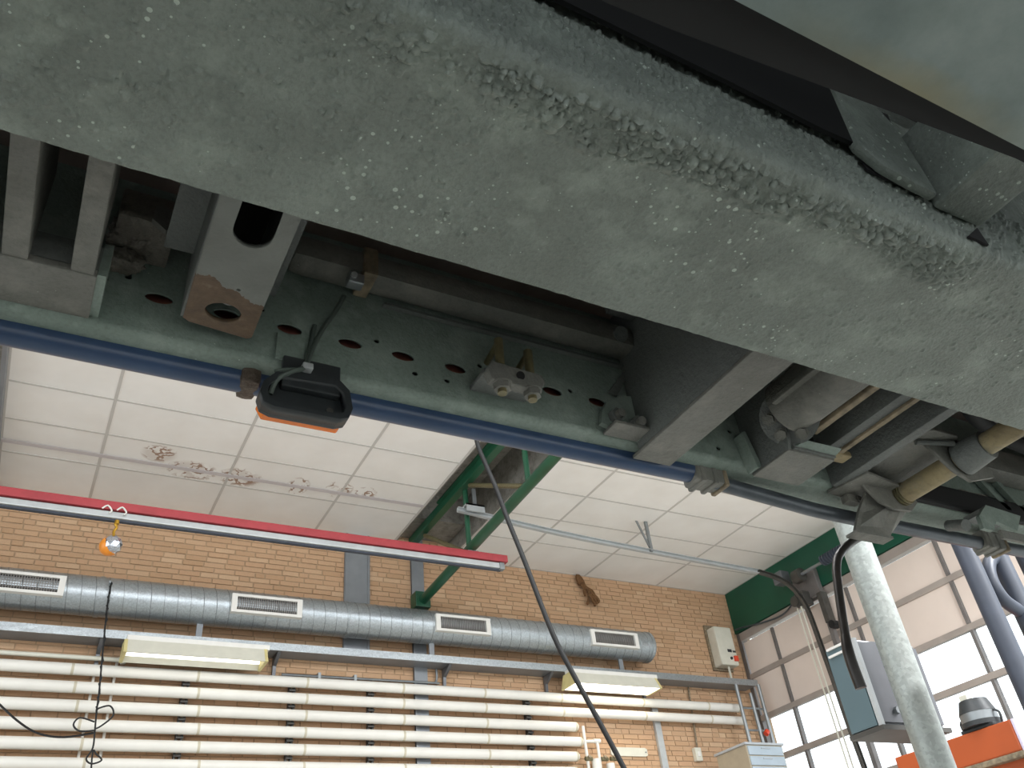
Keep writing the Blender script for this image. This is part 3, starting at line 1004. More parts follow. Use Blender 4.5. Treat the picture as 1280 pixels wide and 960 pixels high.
# black cable hanging in the bay behind the trailer
bc = thing('hanging_cable', 'long black cable hanging diagonally behind the trailer across the brick wall', 'cable', (2.7, 5.0, 4.78))
obj('sheath', tube(B(), [(2.6, 5.0, 4.78), (2.64, 5.0, 4.3), (2.704, 5.0, 3.666), (2.77, 5.0, 3.434), (2.841, 5.0, 3.234), (2.917, 5.0, 2.971), (3.019, 5.0, 2.659), (3.181, 5.0, 2.127), (3.303, 5.0, 1.851), (3.449, 5.0, 1.561), (3.61, 5.0, 1.23), (3.85, 5.0, 0.7), (4.1, 5.0, 0.1), (4.15, 5.0, -0.281)], 0.0185, 10, 5), M['black'], bc, smooth=True)

# ================================================================== BEHIND THE TRAILER, RIGHT
po = thing('steel_post', 'round galvanised steel post in front of the grey control cabinet', 'post', (2.57, 1.9, FLOOR))
obj('shaft', cyl(B(), (2.575, 1.9, FLOOR), (2.575, 1.9, 4.6), 0.053, 32), M['galvpost'], po, smooth=True)
obj('base_plate', box(B(), 2.43, 2.71, 1.78, 2.04, FLOOR, FLOOR + 0.02), M['galvpost'], po)
cx = thing('post_cabinet', 'blue-grey sheet steel cabinet fixed behind the galvanised post', 'cabinet', (2.67, 2.06, 0.63))
obj('body', box(B(), 2.515, 2.83, 2.01, 2.135, 0.64, 0.935, 0.006), M['cabgrey'], cx)
obj('side_panel', box(B(), 2.505, 2.515, 2.015, 2.13, 0.645, 0.93), M['cabblue'], cx, label='blue-grey side panel')
obj('front_panel', prism(B(), [(2.52, 2.0, 0.652), (2.825, 2.0, 0.652), (2.825, 2.0, 0.92), (2.60, 2.0, 0.93), (2.52, 2.0, 0.915)], (0, 0.01, 0)), M['cabgrey'], cx)
obj('lower_ledge', box(B(), 2.50, 2.84, 1.99, 2.14, 0.625, 0.64), M['darksteel'], cx)
obj('edge_trim', box(B(), 2.505, 2.52, 1.995, 2.01, 0.64, 0.935), M['alu'], cx)
for zz in (0.93, 0.905):
    obj('top_slat', box(B(), 2.498, 2.506, 2.02, 2.12, zz - 0.004, zz + 0.004), M['white'], cx)
obj('bolt', hexnut(B(), (2.60, 2.0, 0.69), (0, -1, 0), 0.012, 0.012), M['steel'], cx)

for i, (xx, yy, lb) in enumerate(((4.41, 2.6, 'slate grey vertical pipe nearer the galvanised post'), (4.70, 2.6, 'slate grey vertical pipe with a bent branch at the picture edge'), (4.98, 2.6, 'third slate grey vertical pipe at the right picture edge'))):
    t = thing('vertical_pipe', lb, 'pipe', (xx, yy, FLOOR), group='slate grey vertical pipes')
    obj('pipe_run', cyl(B(), (xx, yy, FLOOR), (xx, yy, 5.0), 0.053, 24), M['pipeslate'], t, smooth=True)
    obj('floor_flange', cyl(B(), (xx, yy, FLOOR), (xx, yy, FLOOR + 0.02), 0.075, 20), M['pipeslate'], t)
    if i == 1:
        obj('bent_branch', tube(B(), [(4.70, 2.6, 1.80), (4.61, 2.6, 1.77), (4.55, 2.6, 1.70), (4.535, 2.6, 1.61), (4.57, 2.6, 1.53), (4.66, 2.6, 1.48)], 0.036, 14, 5), M['pipeslate'], t, smooth=True)

om = thing('machine_housing', 'orange machine housing with a pale lilac end panel', 'machine', (4.95, 3.2, FLOOR))
obj('orange_side', box(B(), 4.60, 4.64, 2.872, 3.66, 0.83, 0.985, 0.008), M['orange'], om, label='orange side panel')
obj('lower_ledge', box(B(), 4.585, 4.70, 2.86, 3.68, 0.80, 0.828, 0.004), M['rustedge'], om)
obj('lilac_end', box(B(), 4.602, 5.4, 2.855, 2.871, 0.70, 0.985, 0.004), M['lilac'], om, label='pale lilac end panel')
obj('housing_body', box(B(), 4.64, 5.4, 2.872, 3.66, FLOOR, 0.978), M['orange'], om)
be = thing('beacon_lamp', 'black and silver warning beacon standing on the orange machine housing', 'beacon', (4.67, 3.08, 0.985))
obj('foot', box(B(), 4.61, 4.73, 2.975, 3.185, 0.986, 1.005, 0.006), M['blackplastic'], be)
obj('lower_ring', cyl(B(), (4.67, 3.08, 1.005), (4.67, 3.08, 1.03), 0.105, 24), M['blackplastic'], be, smooth=True)
obj('silver_band', cyl(B(), (4.67, 3.08, 1.03), (4.67, 3.08, 1.075), 0.098, 24), M['steel'], be, smooth=True, label='silver band')
obj('black_hood', cyl(B(), (4.67, 3.08, 1.075), (4.67, 3.08, 1.145), 0.1, 24, 0.075), M['blackplastic'], be, smooth=True)
obj('top_lug', box(B(), 4.645, 4.695, 3.09, 3.14, 1.14, 1.185, 0.006), M['offwhite'], be)
for dy in (-0.11, 0.11):
    obj('side_handle', tube(B(), [(4.67, 3.08 + dy * 0.9, 1.07), (4.67, 3.08 + dy * 1.15, 1.05), (4.67, 3.08 + dy * 1.1, 1.0)], 0.007, 6, 3), M['blackplastic'], be, smooth=True)

# ================================================================== THE TRAILER
tl = thing('semi_trailer', 'grey-green semi-trailer chassis seen from underneath, spanning the picture', 'trailer', (1.0, 0.5, FLOOR))
TX0, TX1 = -3.0, 4.2


def ysz(name, bm, mat, **kw):
    return obj(name, bm, mat, tl, **kw)


# --- near main beam: one continuous sprayed skin with real lumps
def drops(x, y, z, f, density):
    """Height (0..1) of scattered round drops, one candidate per cell."""
    d, p = noise.voronoi(Vector((x, y, z)) * f)
    q = p[0]
    h = (math.sin(q.x * 127.1 + q.y * 311.7 + q.z * 74.7) * 43758.5) % 1.0
    if h > density:
        return 0.0
    u = d[0] / (0.3 + 0.32 * ((h * 17.3) % 1.0))
    return math.sqrt(1 - u * u) if u < 1 else 0.0


def main_beam():
    prof = [(0.7225, 0.835), (0.7225, 0.815), (0.722, 0.805), (0.719, 0.800)]
    y = 0.715
    while y > 0.432:
        prof.append((y, 0.800))
        y -= 0.0016 if y < 0.51 else 0.003
    prof += [(0.428, 0.8003), (0.423, 0.8015), (0.419, 0.804), (0.4165, 0.808), (0.4155, 0.813)]
    zz = 0.818
    while zz < 0.93:
        prof.append((0.415, zz))
        zz += 0.0028
    prof += [(0.415, 0.95), (0.415, 1.2)]
    x0, x1 = -0.5, 2.2
    nx = 1450
    bm = B()
    rings = []
    for i in range(nx + 1):
        x = x0 + (x1 - x0) * i / nx
        ring = []
        for (py, pz) in prof:
            e = 1.0 if pz < 0.94 else 0.0
            if py > 0.716:
                j = noise.noise(Vector((x * 70, 3.1, 0))) * 0.0012 + noise.noise(Vector((x * 14, 7.7, 0))) * 0.0012
                ring.append(bm.verts.new((x, py + j, pz)))
                continue
            if py > 0.4295:                                           # underside
                # heavy crust beside the corner from x = 0.2 on, loose drops elsewhere
                edge = 0.482 + 0.025 * noise.noise(Vector((x * 5, 0.3, 0)))
                heavy = min(1, max(0, (edge + 0.012 - py) / 0.02)) * min(1, max(0, (x - 0.1) / 0.2)) * min(1, max(0, (1.12 - x) / 0.1))
                loose = 0.25 + 0.5 * noise.noise(Vector((x * 3, py * 9, 0))) + 0.35 * max(0, 1 - (py - 0.43) / 0.12) + (0.15 if x < 0.35 else 0)
                d = 0.0009 * noise.noise(Vector((x * 7, py * 7, 2)))
                if heavy > 0:
                    d += 0.0078 * heavy * max(drops(x, py, 0, 74, 0.95), 0.6 * drops(x, py, 4, 120, 0.9))
                if loose > 0:
                    d += (0.0036 if x < 0.4 else 0.0022) * drops(x, py, 5, 105, loose * (0.9 if x < 0.4 else 0.6))
                ring.append(bm.verts.new((x, py, pz - d)))
            else:
                d = 0.0045 * drops(x, py + pz, 9, 105, 0.85) * e + 0.0006 * noise.noise(Vector((x * 60, pz * 60, 0))) * e
                ring.append(bm.verts.new((x, py - d, pz)))
        rings.append(ring)
    for a, b in zip(rings, rings[1:]):
        for k in range(len(prof) - 1):
            bm.faces.new((a[k], b[k], b[k + 1], a[k + 1]))
    return bm


beam = ysz('main_beam', main_beam(), M['beam'], smooth=True)
for p in beam.data.polygons:
    p.use_smooth = True
bm = B()
for (a, b) in ((TX0, -0.5), (2.2, TX1)):
    box(bm, a, b, 0.415, 0.722, 0.80, 0.83)
    box(bm, a, b, 0.415, 0.43, 0.83, 1.2)
box(bm, TX0, TX1, 0.43, 0.72, 0.832, 0.836)
obj('beam_extension', bm, M['beam'], beam)

# --- floor boards over the chassis (brown underside, seams between boards)
bm = B()
yb = -1.4
while yb < 1.14:
    ysz('floor_board', box(B(), TX0, TX1, yb + 0.003, min(yb + 0.297, 1.15), 1.215, 1.24), M['plywood'])
    yb += 0.3

# --- outer rail: pierced web, rolled lower lip, inner tube
holes = []
for hx in (-0.05 - 0.105 * 3, -0.05 - 0.105 * 2, 0.054, 0.16, 0.264, 0.371, 0.470, 0.574, 0.679, 0.783, 0.888):
    holes.append(oval(hx, 0.966, 0.0215, 0.0105))
small = [(0.004, 0.995), (-0.028, 0.981), (0.215, 0.995), (0.42, 0.986), (0.492, 0.932), (0.555, 0.932), (0.626, 0.986), (0.826, 0.978), (0.70, 0.937), (1.233, 0.97), (1.271, 0.956), (1.185, 0.917)]
for (hx, hz) in small:
    holes.append(oval(hx, hz, 0.006, 0.005, 10))
web = holed([(TX0, 0.9), (TX1, 0.9), (TX1, 1.21), (TX0, 1.21)], holes, 0.005, lambda u, v, w: (u, 1.12 + w, v))
rail = ysz('outer_rail', web, M['rail'])
lip = [(1.1175, 0.9005), (1.1185, 0.893), (1.122, 0.888), (1.128, 0.8855), (1.165, 0.8835), (1.2, 0.8835)]
bm = B()
va = [bm.verts.new((TX0, a, b)) for a, b in lip] + [bm.verts.new((TX0, a + 0.003, b + 0.005)) for a, b in reversed(lip)]
vb = [bm.verts.new((TX1, v.co.y, v.co.z)) for v in va]
n = len(va)
for k in range(n):
    bm.faces.new((va[k], va[(k + 1) % n], vb[(k + 1) % n], vb[k]))
bmesh.ops.recalc_face_normals(bm, faces=bm.faces)
obj('rolled_lip', bm, M['rail'], rail, smooth=True)
obj('rail_back', box(B(), TX0, TX1, 1.150, 1.156, 0.89, 1.21), M['redprime'], rail, label='red-brown inner face seen through the holes')
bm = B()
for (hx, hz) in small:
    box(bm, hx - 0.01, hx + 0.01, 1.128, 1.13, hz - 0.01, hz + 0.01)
obj('hole_shade_backing', bm, M['hole'], rail)
# inner longitudinal tube under the floor
bm = box(B(), 0.245, 0.985, 1.055, 1.117, 1.085, 1.142, 0.024)
it = ysz('inner_tube', bm, M['bracket'], smooth=True)
obj('clip_band', box(B(), 0.372, 0.40, 1.050, 1.118, 1.079, 1.146, 0.006), M['rustedge'], it)
obj('bolt_pad', cyl(B(), (0.93, 1.058, 1.108), (0.93, 1.050, 1.104), 0.017, 14), M['darkbracket'], it, smooth=True)
bm = box(B(), 0.345, 0.374, 1.052, 1.075, 1.052, 1.075, 0.004)
cl = obj('cable_clip', bm, M['steel'], it)
obj('clip_screw', cyl(B(), (0.353, 1.052, 1.064), (0.353, 1.046, 1.063), 0.006, 8), M['alu'], cl)
bm = box(B(), 0.43, 1.0, 1.106, 1.1165, 1.068, 1.074)
prism(bm, [(0.995, 1.110, 1.075), (0.98, 1.110, 1.075), (0.915, 1.110, 0.992), (0.935, 1.110, 0.988)], (0, 0.006, 0))
ysz('doubler_edge', bm, M['darkbracket'])
ysz('inner_tube', box(B(), 2.04, TX1, 1.055, 1.117, 1.0, 1.075, 0.014), M['bracket'], smooth=True)

# --- blue curtain tube and its grey continuation
ysz('curtain_tube', cyl(B(), (TX0, 1.172, 0.886), (1.14, 1.172, 0.880), 0.0225, 24), M['bluetube'], smooth=True, label='dark blue tube along the outer edge')
ysz('curtain_tube', tube(B(), [(1.2, 1.172, 0.868), (1.4, 1.172, 0.853), (1.56, 1.172, 0.845), (2.05, 1.172, 0.845), (TX1, 1.172, 0.845)], 0.0165, 16, 5), M['greytube'], smooth=True, label='thin grey continuation of the edge tube')


def collar(x0, x1, z):
    bm = box(B(), x0, x1, 1.148, 1.196, z - 0.024, z + 0.024, 0.008)
    c = ysz('tube_clamp', bm, M['bracket'])
    for xx in (x0 + 0.012, (x0 + x1) / 2, x1 - 0.016):
        obj('clamp_rib', box(B(), xx, xx + 0.012, 1.146, 1.199, z - 0.028, z + 0.018, 0.004), M['rustedge'] if xx > (x0 + x1) / 2 else M['bracket'], c)


collar(1.135, 1.225, 0.876)
collar(2.06, 2.15, 0.850)

# --- marker lamp with amber lens
ml = ysz('marker_lamp', prism(B(), [(0.226 + 0.0, 1.122, 0.835), (0.222, 1.122, 0.815), (0.228, 1.122, 0.796), (0.245, 1.122, 0.790), (0.35, 1.122, 0.790), (0.366, 1.122, 0.796), (0.372, 1.122, 0.815), (0.366, 1.122, 0.85), (0.35, 1.122, 0.866), (0.245, 1.122, 0.858)], (0, 0.012, 0), 0.003), M['blackplastic'], label='black side marker lamp with amber lens')
bm = B()
ring_o = [(0.226, 0.835), (0.222, 0.815), (0.228, 0.796), (0.245, 0.790), (0.35, 0.790), (0.366, 0.796), (0.372, 0.815), (0.366, 0.85), (0.35, 0.866), (0.245, 0.858)]
cxm, czm = 0.297, 0.826
hol = [(cxm + (a - cxm) * 0.86, czm + (b - czm) * 0.74) for a, b in ring_o]
obj('lamp_rim', holed(ring_o, [hol], 0.024, lambda u, vv, w: (u, 1.112 + w, vv)), M['blackplastic'], ml)
obj('amber_lens', prism(B(), [(0.232, 1.134, 0.830), (0.226, 1.134, 0.812), (0.236, 1.134, 0.7945), (0.360, 1.134, 0.7945), (0.368, 1.134, 0.812), (0.362, 1.134, 0.845), (0.24, 1.134, 0.845)], (0, 0.017, 0), 0.003), M['amber'], ml, label='amber lens')
bm = box(B(), 0.255, 0.352, 1.106, 1.120, 0.838, 0.9, 0.003)
obj('mounting_plate', bm, M['blackplastic'], ml)
obj('strap', box(B(), 0.243, 0.29, 1.111, 1.117, 0.895, 0.95, 0.002), M['rail'], ml)
obj('lamp_screw', cyl(B(), (0.338, 1.12, 0.812), (0.338, 1.114, 0.812), 0.006, 10), M['darksteel'], ml)
ysz('tube_mount', box(B(), 0.198, 0.232, 1.14, 1.198, 0.857, 0.90, 0.014), M['rustdark'], label='rusty tube mount beside the lamp')
lc = ysz('lamp_cable', tube(B(), [(0.352, 1.10, 1.057), (0.338, 1.110, 1.02), (0.322, 1.113, 0.985), (0.308, 1.113, 0.945), (0.297, 1.106, 0.905), (0.288, 1.098, 0.876), (0.268, 1.098, 0.862), (0.247, 1.104, 0.845), (0.240, 1.112, 0.82)], 0.0042, 8, 5), M['cable'], smooth=True)
obj('cable_branch', tube(B(), [(0.306, 1.1145, 0.985), (0.300, 1.1145, 0.94), (0.294, 1.108, 0.9), (0.284, 1.100, 0.872), (0.262, 1.100, 0.866), (0.243, 1.108, 0.862)], 0.004, 8, 5), M['cable'], lc, smooth=True)
obj('cable_tie', box(B(), 0.284, 0.302, 1.092, 1.112, 0.872, 0.884, 0.003), M['alu'], lc)

# --- outrigger with two ribs at the left edge
lo = ysz('outrigger', box(B(), -0.75, -0.036, 1.022, 1.124, 0.895, 0.909, 0.003), M['bracket'])
obj('upstand', box(B(), -0.75, -0.036, 1.022, 1.034, 0.909, 0.955), M['darkbracket'], lo)
for (a, b) in ((-0.157, -0.124), (-0.071, -0.040), (-0.26, -0.23)):
    obj('rib', box(B(), a, b, 0.44, 1.024, 0.897, 1.08, 0.003), M['bracket'], lo)
obj('end_gusset', prism(B(), [(-0.036, 1.022, 0.90), (-0.036, 1.122, 0.90), (-0.036, 1.122, 0.99), (-0.036, 1.03, 0.97)], (0.012, 0, 0)), M['rail'], lo)
obj('dark_panel', box(B(), -0.124, -0.072, 0.5, 1.0, 1.08, 1.09), M['plywood'], lo)


def clod(seed, cx, cy, cz, sx, sy, sz):
    bm = B()
    bmesh.ops.create_icosphere(bm, subdivisions=4, radius=1)
    for v in bm.verts:
        q = v.co.copy()
        m = max(abs(q.x), abs(q.y), abs(q.z)) ** 0.7
        r = (1 + 0.35 * noise.noise(q * 2.2 + Vector((seed, 0, 0))) + 0.15 * noise.noise(q * 6 + Vector((0, seed, 0)))) / m
        v.co = Vector((cx + q.x * sx * r, cy + q.y * sy * r, cz + q.z * sz * r))
    return bm


# caked dirt on a small stepped bracket
sb = ysz('stepped_bracket', box(B(), -0.03, 0.055, 1.02, 1.118, 1.03, 1.09, 0.006), M['mud'])
obj('hook_plate', prism(B(), [(0.02, 1.012, 1.06), (0.05, 1.012, 1.06), (0.05, 1.012, 1.02), (0.04, 1.012, 1.012), (0.018, 1.012, 1.03)], (0, 0.01, 0)), M['bracket'], sb)
obj('caked_dirt', clod(1.3, -0.01, 1.085, 1.045, 0.028, 0.024, 0.02), M['mud'], sb, smooth=True)
obj('caked_dirt', clod(4.1, -0.005, 1.10, 1.01, 0.026, 0.016, 0.016), M['mud'], sb, smooth=True)
obj('caked_dirt', clod(7.9, 0.02, 1.06, 1.05, 0.02, 0.02, 0.018), M['mud'], sb, smooth=True)

# --- pierced bracket with flaked paint
outl = [(0.086, 0.5), (0.196, 0.5), (0.196, 1.0), (0.197, 1.082), (0.19, 1.088), (0.10, 1.078), (0.090, 1.072), (0.088, 0.98)]
slot = [(0.118, 0.55), (0.168, 0.55), (0.172, 0.855)] + [(0.144 + 0.028 * math.cos(a), 0.862 + 0.028 * math.sin(a)) for a in [math.pi * k / 10 for k in range(1, 10)]] + [(0.116, 0.855)]
pb = ysz('pierced_bracket', holed(outl, [slot, oval(0.143, 1.040, 0.027, 0.022, 28), oval(0.152, 0.982, 0.0035, 0.003, 8)], 0.008, lambda u, v_, w: (u, v_, 0.904 + w)), M['peel'], label='bracket with a bare brown patch round its hole')
obj('side_wall', box(B(), 0.086, 0.094, 0.5, 1.074, 0.904, 1.08), M['darkbracket'], pb)
obj('side_wall', box(B(), 0.188, 0.196, 0.5, 1.084, 0.904, 1.08), M['darkbracket'], pb)
obj('side_flange', box(B(), 0.042, 0.09, 0.78, 1.035, 1.0, 1.008), M['darkbracket'], pb)
obj('side_flange', box(B(), 0.192, 0.235, 0.78, 1.118, 1.03, 1.038), M['darkbracket'], pb)
obj('inner_pin', cyl(B(), (0.15, 1.06, 0.945), (0.16, 1.06, 1.0), 0.012, 12), M['steel'], pb, smooth=True)
obj('closing_plate', box(B(), 0.094, 0.188, 0.5, 1.08, 1.076, 1.082), M['void'], pb)

# --- U-bolt clamp on the web
ub = ysz('clamp_bar', prism(B(), [(0.596, 1.036, 0.915), (0.604, 1.036, 0.893), (0.70, 1.036, 0.889), (0.714, 1.036, 0.912), (0.708, 1.036, 0.928), (0.606, 1.036, 0.934)], (0, 0.022, 0), 0.003), M['bracket'])
obj('bar_foot', box(B(), 0.60, 0.715, 1.058, 1.118, 0.922, 0.932, 0.002), M['darkbracket'], ub)
for (xx, zz) in ((0.629, 0.985), (0.690, 0.975)):
    obj('stud', cyl(B(), (xx - 0.003, 1.046, 0.872), (xx + 0.002, 1.048, zz + 0.012), 0.0085, 12), M['stud'], ub, smooth=True)
    obj('stud_hook', cyl(B(), (xx + 0.001, 1.045, zz + 0.006), (xx + 0.012, 1.118, zz + 0.012), 0.006, 10), M['stud'], ub, smooth=True)
    obj('nut', hexnut(B(), (xx - 0.002, 1.046, 0.893), (0, 0, -1), 0.016, 0.013), M['bracket'], ub)
    obj('washer', cyl(B(), (xx - 0.002, 1.046, 0.8945), (xx - 0.002, 1.046, 0.892), 0.019, 16), M['bracket'], ub, smooth=True)
obj('bar_eye_shade', cyl(B(), (0.661, 1.0355, 0.913), (0.661, 1.034, 0.9125), 0.0085, 14), M['hole'], ub)

# --- large hat-section outrigger
hc = ysz('outrigger', box(B(), 0.966, 1.058, 0.45, 1.139, 0.86, 0.868, 0.002), M['bracket'], label='wide hat-section outrigger with pale underside')
obj('side_wall', box(B(), 0.966, 0.974, 0.45, 1.1165, 0.868, 1.21), M['darkbracket'], hc)
obj('side_wall', box(B(), 1.05, 1.058, 0.45, 1.1165, 0.868, 1.21), M['darkbracket'], hc)
fp = obj('foot_plate', prism(B(), [(0.878, 1.104, 0.905), (0.966, 1.104, 0.885), (0.966, 1.104, 0.99), (0.94, 1.104, 0.985), (0.90, 1.104, 0.96), (0.885, 1.104, 0.935)], (0, 0.012, 0)), M['rail'], hc)
obj('foot_flange', box(B(), 0.885, 0.966, 1.07, 1.116, 0.885, 0.892, 0.002), M['bracket'], hc)
for (xx, zz, yy) in ((0.912, 0.925, 1.104), (0.948, 0.905, 1.09)):
    obj('foot_bolt', hexnut(B(), (xx, yy, zz), (0, -1, -0.15), 0.016, 0.014), M['darkbracket'], hc)
    obj('bolt_end', cyl(B(), (xx, yy - 0.012, zz - 0.002), (xx, yy - 0.026, zz - 0.004), 0.009, 10), M['bracket'], hc, smooth=True)
obj('top_block', box(B(), 0.90, 0.966, 0.85, 1.05, 1.15, 1.21), M['darkbracket'], hc)

# --- bolted cross member right of it
bb = ysz('bolted_bracket', box(B(), 1.262, 1.392, 1.006, 1.1165, 0.861, 0.868, 0.002), M['bracket'])
obj('side_plate', prism(B(), [(1.262, 1.1165, 0.865), (1.262, 1.006, 0.865), (1.262, 0.995, 0.90), (1.262, 0.995, 1.05), (1.262, 1.1165, 1.05)], (0.008, 0, 0)), M['darkbracket'], bb)
obj('edge_rib', prism(B(), [(1.236, 1.1165, 0.95), (1.246, 1.1165, 0.955), (1.264, 1.1165, 0.87), (1.25, 1.1165, 0.865)], (0, -0.03, 0)), M['rail'], bb)
FC = Vector((1.262, 0.978, 0.925))
FA = Vector((-0.72, -0.42, -0.55)).normalized()
FU = FA.orthogonal().normalized()
FV = FA.cross(FU)
obj('round_flange', cyl(B(), FC - FA * 0.012, FC, 0.06, 28), M['darkbracket'], bb, smooth=True)
obj('fillet_plate', prism(B(), [(1.275, 1.003, 0.869), (1.392, 1.003, 0.869), (1.40, 0.985, 0.88), (1.30, 0.985, 0.88)], (0, 0.004, 0.004)), M['rail'], bb)
obj('lip_edge', box(B(), 1.275, 1.392, 1.0, 1.008, 0.866, 0.874), M['darkbracket'], bb)
for k in range(6):
    pc = FC + (FU * math.cos(k * 1.047 + 0.4) + FV * math.sin(k * 1.047 + 0.4)) * 0.04
    obj('hex_bolt', hexnut(B(), pc, FA, 0.0115, 0.013), M['bracket'], bb)
    obj('bolt_washer', cyl(B(), pc, pc + FA * 0.002, 0.0145, 14), M['bracket'], bb)
cm = ysz('cross_tube', cyl(B(), (1.275, 0.985, 0.955), (1.285, 0.45, 0.955), 0.06, 28), M['bracket'], smooth=True)
obj('rusty_edge', box(B(), 1.325, 1.343, 0.45, 0.99, 0.905, 0.916, 0.003), M['rustedge'], cm)
obj('upper_flange', box(B(), 1.19, 1.31, 0.45, 0.93, 1.0, 1.012), M['bracket'], cm)
obj('joint_plate', box(B(), 1.205, 1.235, 0.83, 0.965, 0.935, 0.95, 0.003), M['bracket'], cm)
cm2 = ysz('cross_member', box(B(), 1.405, 1.447, 0.45, 1.05, 0.905, 1.06, 0.008), M['darkbracket'], smooth=True)
obj('rusty_edge', box(B(), 1.434, 1.449, 0.45, 1.05, 0.899, 0.908, 0.003), M['rustedge'], cm2)
obj('end_lug', box(B(), 1.43, 1.475, 1.02, 1.05, 0.895, 0.91, 0.004), M['zinc'], cm2)
ysz('blue_hose', tube(B(), [(1.47, 0.5, 1.0), (1.47, 0.9, 0.98), (1.475, 1.05, 0.95), (1.47, 1.11, 0.93)], 0.02, 12, 4), M['bluetube'], smooth=True)
cm3 = ysz('cross_member', box(B(), 1.505, 1.535, 0.45, 1.118, 0.882, 0.892, 0.002), M['darkbracket'])
obj('member_web', box(B(), 1.505, 1.512, 0.45, 1.118, 0.89, 1.1), M['darkbracket'], cm3)
obj('outer_foot', prism(B(), [(1.512, 1.14, 0.878), (1.535, 1.04, 0.878), (1.66, 1.06, 0.878), (1.66, 1.16, 0.878)], (0, 0, 0.006)), M['bracket'], cm3)
obj('foot_tab', box(B(), 1.555, 1.595, 1.125, 1.145, 0.858, 0.876), M['bracket'], cm3)
obj('tab_bolt', hexnut(B(), (1.588, 1.125, 0.866), (0, -1, 0), 0.007, 0.006), M['darksteel'], cm3)

# --- landing-leg gear shaft in its bracket, with the crank handle below
gb = ysz('gear_bracket', prism(B(), [(1.538, 1.04, 0.905), (1.552, 0.905, 0.905), (1.585, 0.885, 0.905), (1.66, 0.885, 0.905), (1.72, 0.93, 0.905), (1.74, 1.10, 0.905), (1.60, 1.115, 0.905)], (0, 0, 0.008), 0.002), M['bracket'])
obj('flange_lip', prism(B(), [(1.53, 1.045, 0.898), (1.545, 0.905, 0.898), (1.556, 0.905, 0.898), (1.545, 1.045, 0.898)], (0, 0, 0.02)), M['darkbracket'], gb)
ear_out = [(1.585, 0.905), (1.60, 0.905), (1.735, 0.905), (1.80, 0.865), (1.792, 0.848), (1.70, 0.822), (1.655, 0.84)]
obj('inner_ear', holed([(a + 0.0, b) for a, b in ear_out], [oval(1.69, 0.872, 0.027, 0.026, 24)], 0.008, lambda u, v_, w: (u, 0.925 + w, v_)), M['bracket'], gb)
obj('outer_ear', holed([(1.545, 0.905), (1.70, 0.905), (1.735, 0.86), (1.70, 0.832), (1.64, 0.828), (1.60, 0.84), (1.57, 0.87)], [oval(1.682, 0.868, 0.027, 0.026, 24)], 0.008, lambda u, v_, w: (u, 1.085 + w, v_)), M['bracket'], gb)
obj('bracket_stub', tube(B(), [(1.575, 0.93, 0.90), (1.66, 0.90, 0.896)], 0.006, 8), M['darkbracket'], gb)
gs = ysz('gear_shaft', cyl(B(), (1.682, 1.125, 0.868), (1.694, 0.45, 0.872), 0.024, 24), M['zinc'], smooth=True, label='yellow-zinc shaft through the gear bracket')
obj('shaft_sleeve', cyl(B(), (1.6905, 0.85, 0.8705), (1.6895, 0.915, 0.870), 0.032, 24, 0.038), M['darkbracket'], gs, smooth=True)
for k in range(5):
    yy = 1.066 + k * 0.007
    obj('thread_ring', cyl(B(), (1.682, yy, 0.868), (1.682, yy + 0.004, 0.868), 0.027, 20), M['stud'], gs, smooth=True)
hp = ysz('handle_plate', prism(B(), [(1.533, 1.122, 0.776), (1.648, 1.122, 0.778), (1.653, 1.122, 0.786), (1.668, 1.122, 0.800), (1.735, 1.1, 0.862), (1.70, 1.08, 0.872), (1.59, 1.1, 0.872), (1.575, 1.122, 0.835)], (0, 0.006, 0.003)), M['bracket'])
obj('plate_lip', box(B(), 1.533, 1.65, 1.118, 1.15, 0.772, 0.778), M['bracket'], hp)
ck = ysz('crank_handle', tube(B(), [(1.645, 1.15, 0.812), (1.616, 1.155, 0.798), (1.563, 1.16, 0.773), (1.507, 1.16, 0.736), (1.482, 1.16, 0.704), (1.466, 1.16, 0.66), (1.446, 1.16, 0.586), (1.432, 1.16, 0.525)], 0.0092, 16, 5), M['crank'], smooth=True, label='bent black crank handle hanging from the bracket')
obj('handle_grip', tube(B(), [(1.436, 1.16, 0.545), (1.430, 1.16, 0.52), (1.428, 1.16, 0.495), (1.429, 1.16, 0.465), (1.431, 1.16, 0.44)], lambda t: 0.0095 + 0.002 * min(1, t * 3), 16, 3), M['crank'], ck, smooth=True)

# --- far right: small brackets on the rail
rb = ysz('rail_bracket', prism(B(), [(1.895, 1.05, 0.802), (1.90, 1.05, 0.835), (1.948, 1.05, 0.872), (2.075, 1.05, 0.862), (2.03, 1.05, 0.815), (1.96, 1.05, 0.83), (1.93, 1.05, 0.80)], (0, 0.01, 0)), M['rail'])
obj('bracket_web', box(B(), 1.95, 2.07, 1.06, 1.118, 0.86, 0.872), M['darkbracket'], rb)
obj('flat_strip', box(B(), 1.955, 2.5, 1.048, 1.056, 0.784, 0.806), M['bracket'], rb)
obj('pin', cyl(B(), (1.865, 1.07, 0.815), (1.88, 1.12, 0.84), 0.014, 12), M['darkbracket'], rb, smooth=True)
obj('dark_hanger', box(B(), 1.70, 2.4, 1.10, 1.1165, 0.885, 0.945, 0.008), M['void'], rb)
for x0 in (2.06, 2.14):
    ysz('diagonal_brace', prism(B(), [(x0, 1.10, 1.0), (x0 + 0.02, 1.10, 1.0), (x0 + 0.09, 1.10, 0.915), (x0 + 0.065, 1.10, 0.915)], (0, 0.014, 0)), M['rail'])
ysz('dirt_pocket', clod(2.2, 2.05, 1.112, 0.93, 0.09, 0.006, 0.02), M['mud'], smooth=True)
for xx in (2.15, 2.25):
    ysz('cross_member', box(B(), xx + 0.35, xx + 0.39, 0.45, 1.118, 0.92, 1.1), M['darkbracket'])
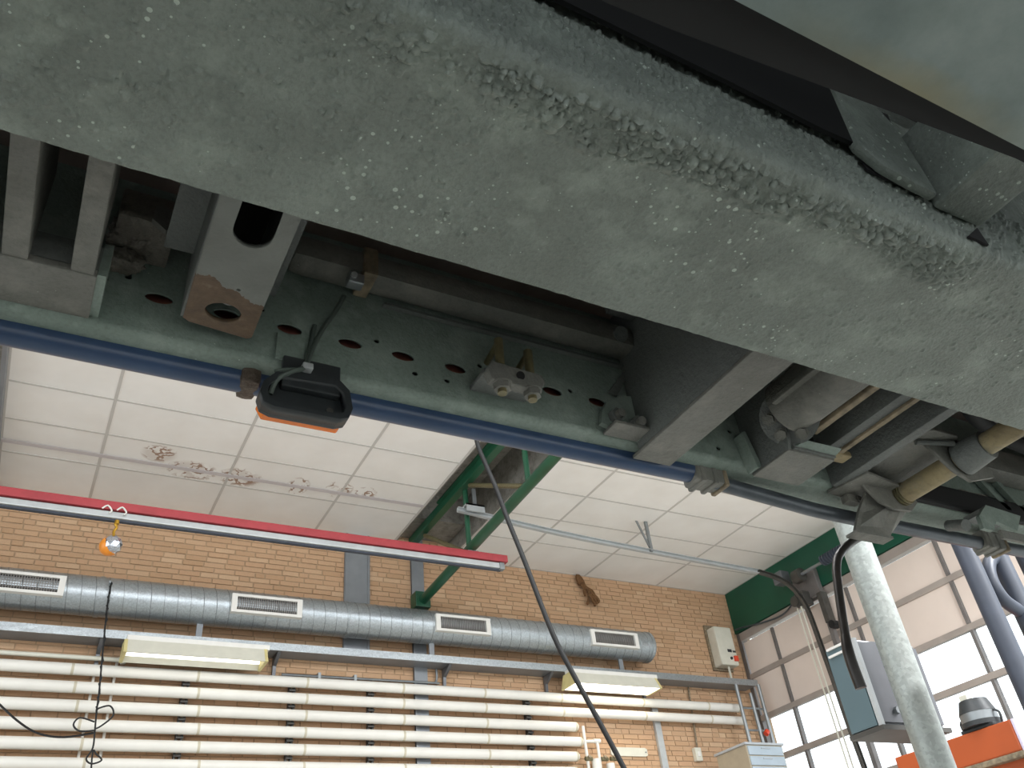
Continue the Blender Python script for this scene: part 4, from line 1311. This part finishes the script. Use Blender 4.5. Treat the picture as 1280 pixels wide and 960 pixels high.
ysz('dark_hose', tube(B(), [(1.56, 0.5, 1.08), (1.7, 0.8, 1.06), (1.9, 0.95, 1.05), (2.3, 1.0, 1.04), (3.0, 1.0, 1.05)], 0.02, 10, 4), M['void'], smooth=True)

# --- near side: smooth plate, black skirt, cross member and gusset at the beam web
pt = ysz('lower_plate', box(B(), -0.4, 2.6, -0.9, 0.237, 0.70, 0.708), M['plate'], label='smooth teal-grey plate close to the camera')
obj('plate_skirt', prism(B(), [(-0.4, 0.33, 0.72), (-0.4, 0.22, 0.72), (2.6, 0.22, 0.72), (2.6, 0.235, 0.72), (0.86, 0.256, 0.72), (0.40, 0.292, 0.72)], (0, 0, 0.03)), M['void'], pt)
ysz('shade_sheet', box(B(), -0.5, 2.2, -0.9, 0.40, 1.07, 1.076), M['void'])  # black sheet standing in for the deep shade above the recess
ysz('shade_sheet', prism(B(), [(-0.5, 0.398, 0.935), (0.34, 0.398, 0.927), (0.62, 0.398, 0.916), (0.78, 0.398, 0.904), (0.84, 0.398, 0.905), (0.87, 0.398, 1.07), (-0.5, 0.398, 1.07)], (0, 0.006, 0)), M['void'])  # shade on the upper beam web, put in as a black sheet
ysz('shade_sheet', prism(B(), [(0.86, 0.4085, 0.87), (0.97, 0.4085, 0.868), (1.0, 0.4085, 1.07), (0.84, 0.4085, 1.07)], (0, 0.003, 0)), M['void'])  # black sheet for the dark hollow beside the cross member
nm = ysz('cross_member', box(B(), 0.985, 1.085, -0.6, 0.412, 0.852, 1.0, 0.006), M['beam'])
obj('gap_shade_patch', prism(B(), [(1.033, 0.409, 0.813), (1.072, 0.409, 0.845), (1.076, 0.409, 0.811)], (0, 0.004, 0)), M['hole'], nm)  # solid black patch in place of the shaded gap
ysz('curved_gusset', prism(B(), [(0.85, 0.392, 1.05), (0.935, 0.392, 1.06), (0.965, 0.392, 1.0), (0.972, 0.392, 0.93), (0.975, 0.392, 0.855), (0.93, 0.392, 0.858), (0.875, 0.392, 0.868), (0.835, 0.392, 0.895)], (0, 0.016, 0), 0.006), M['beam'])
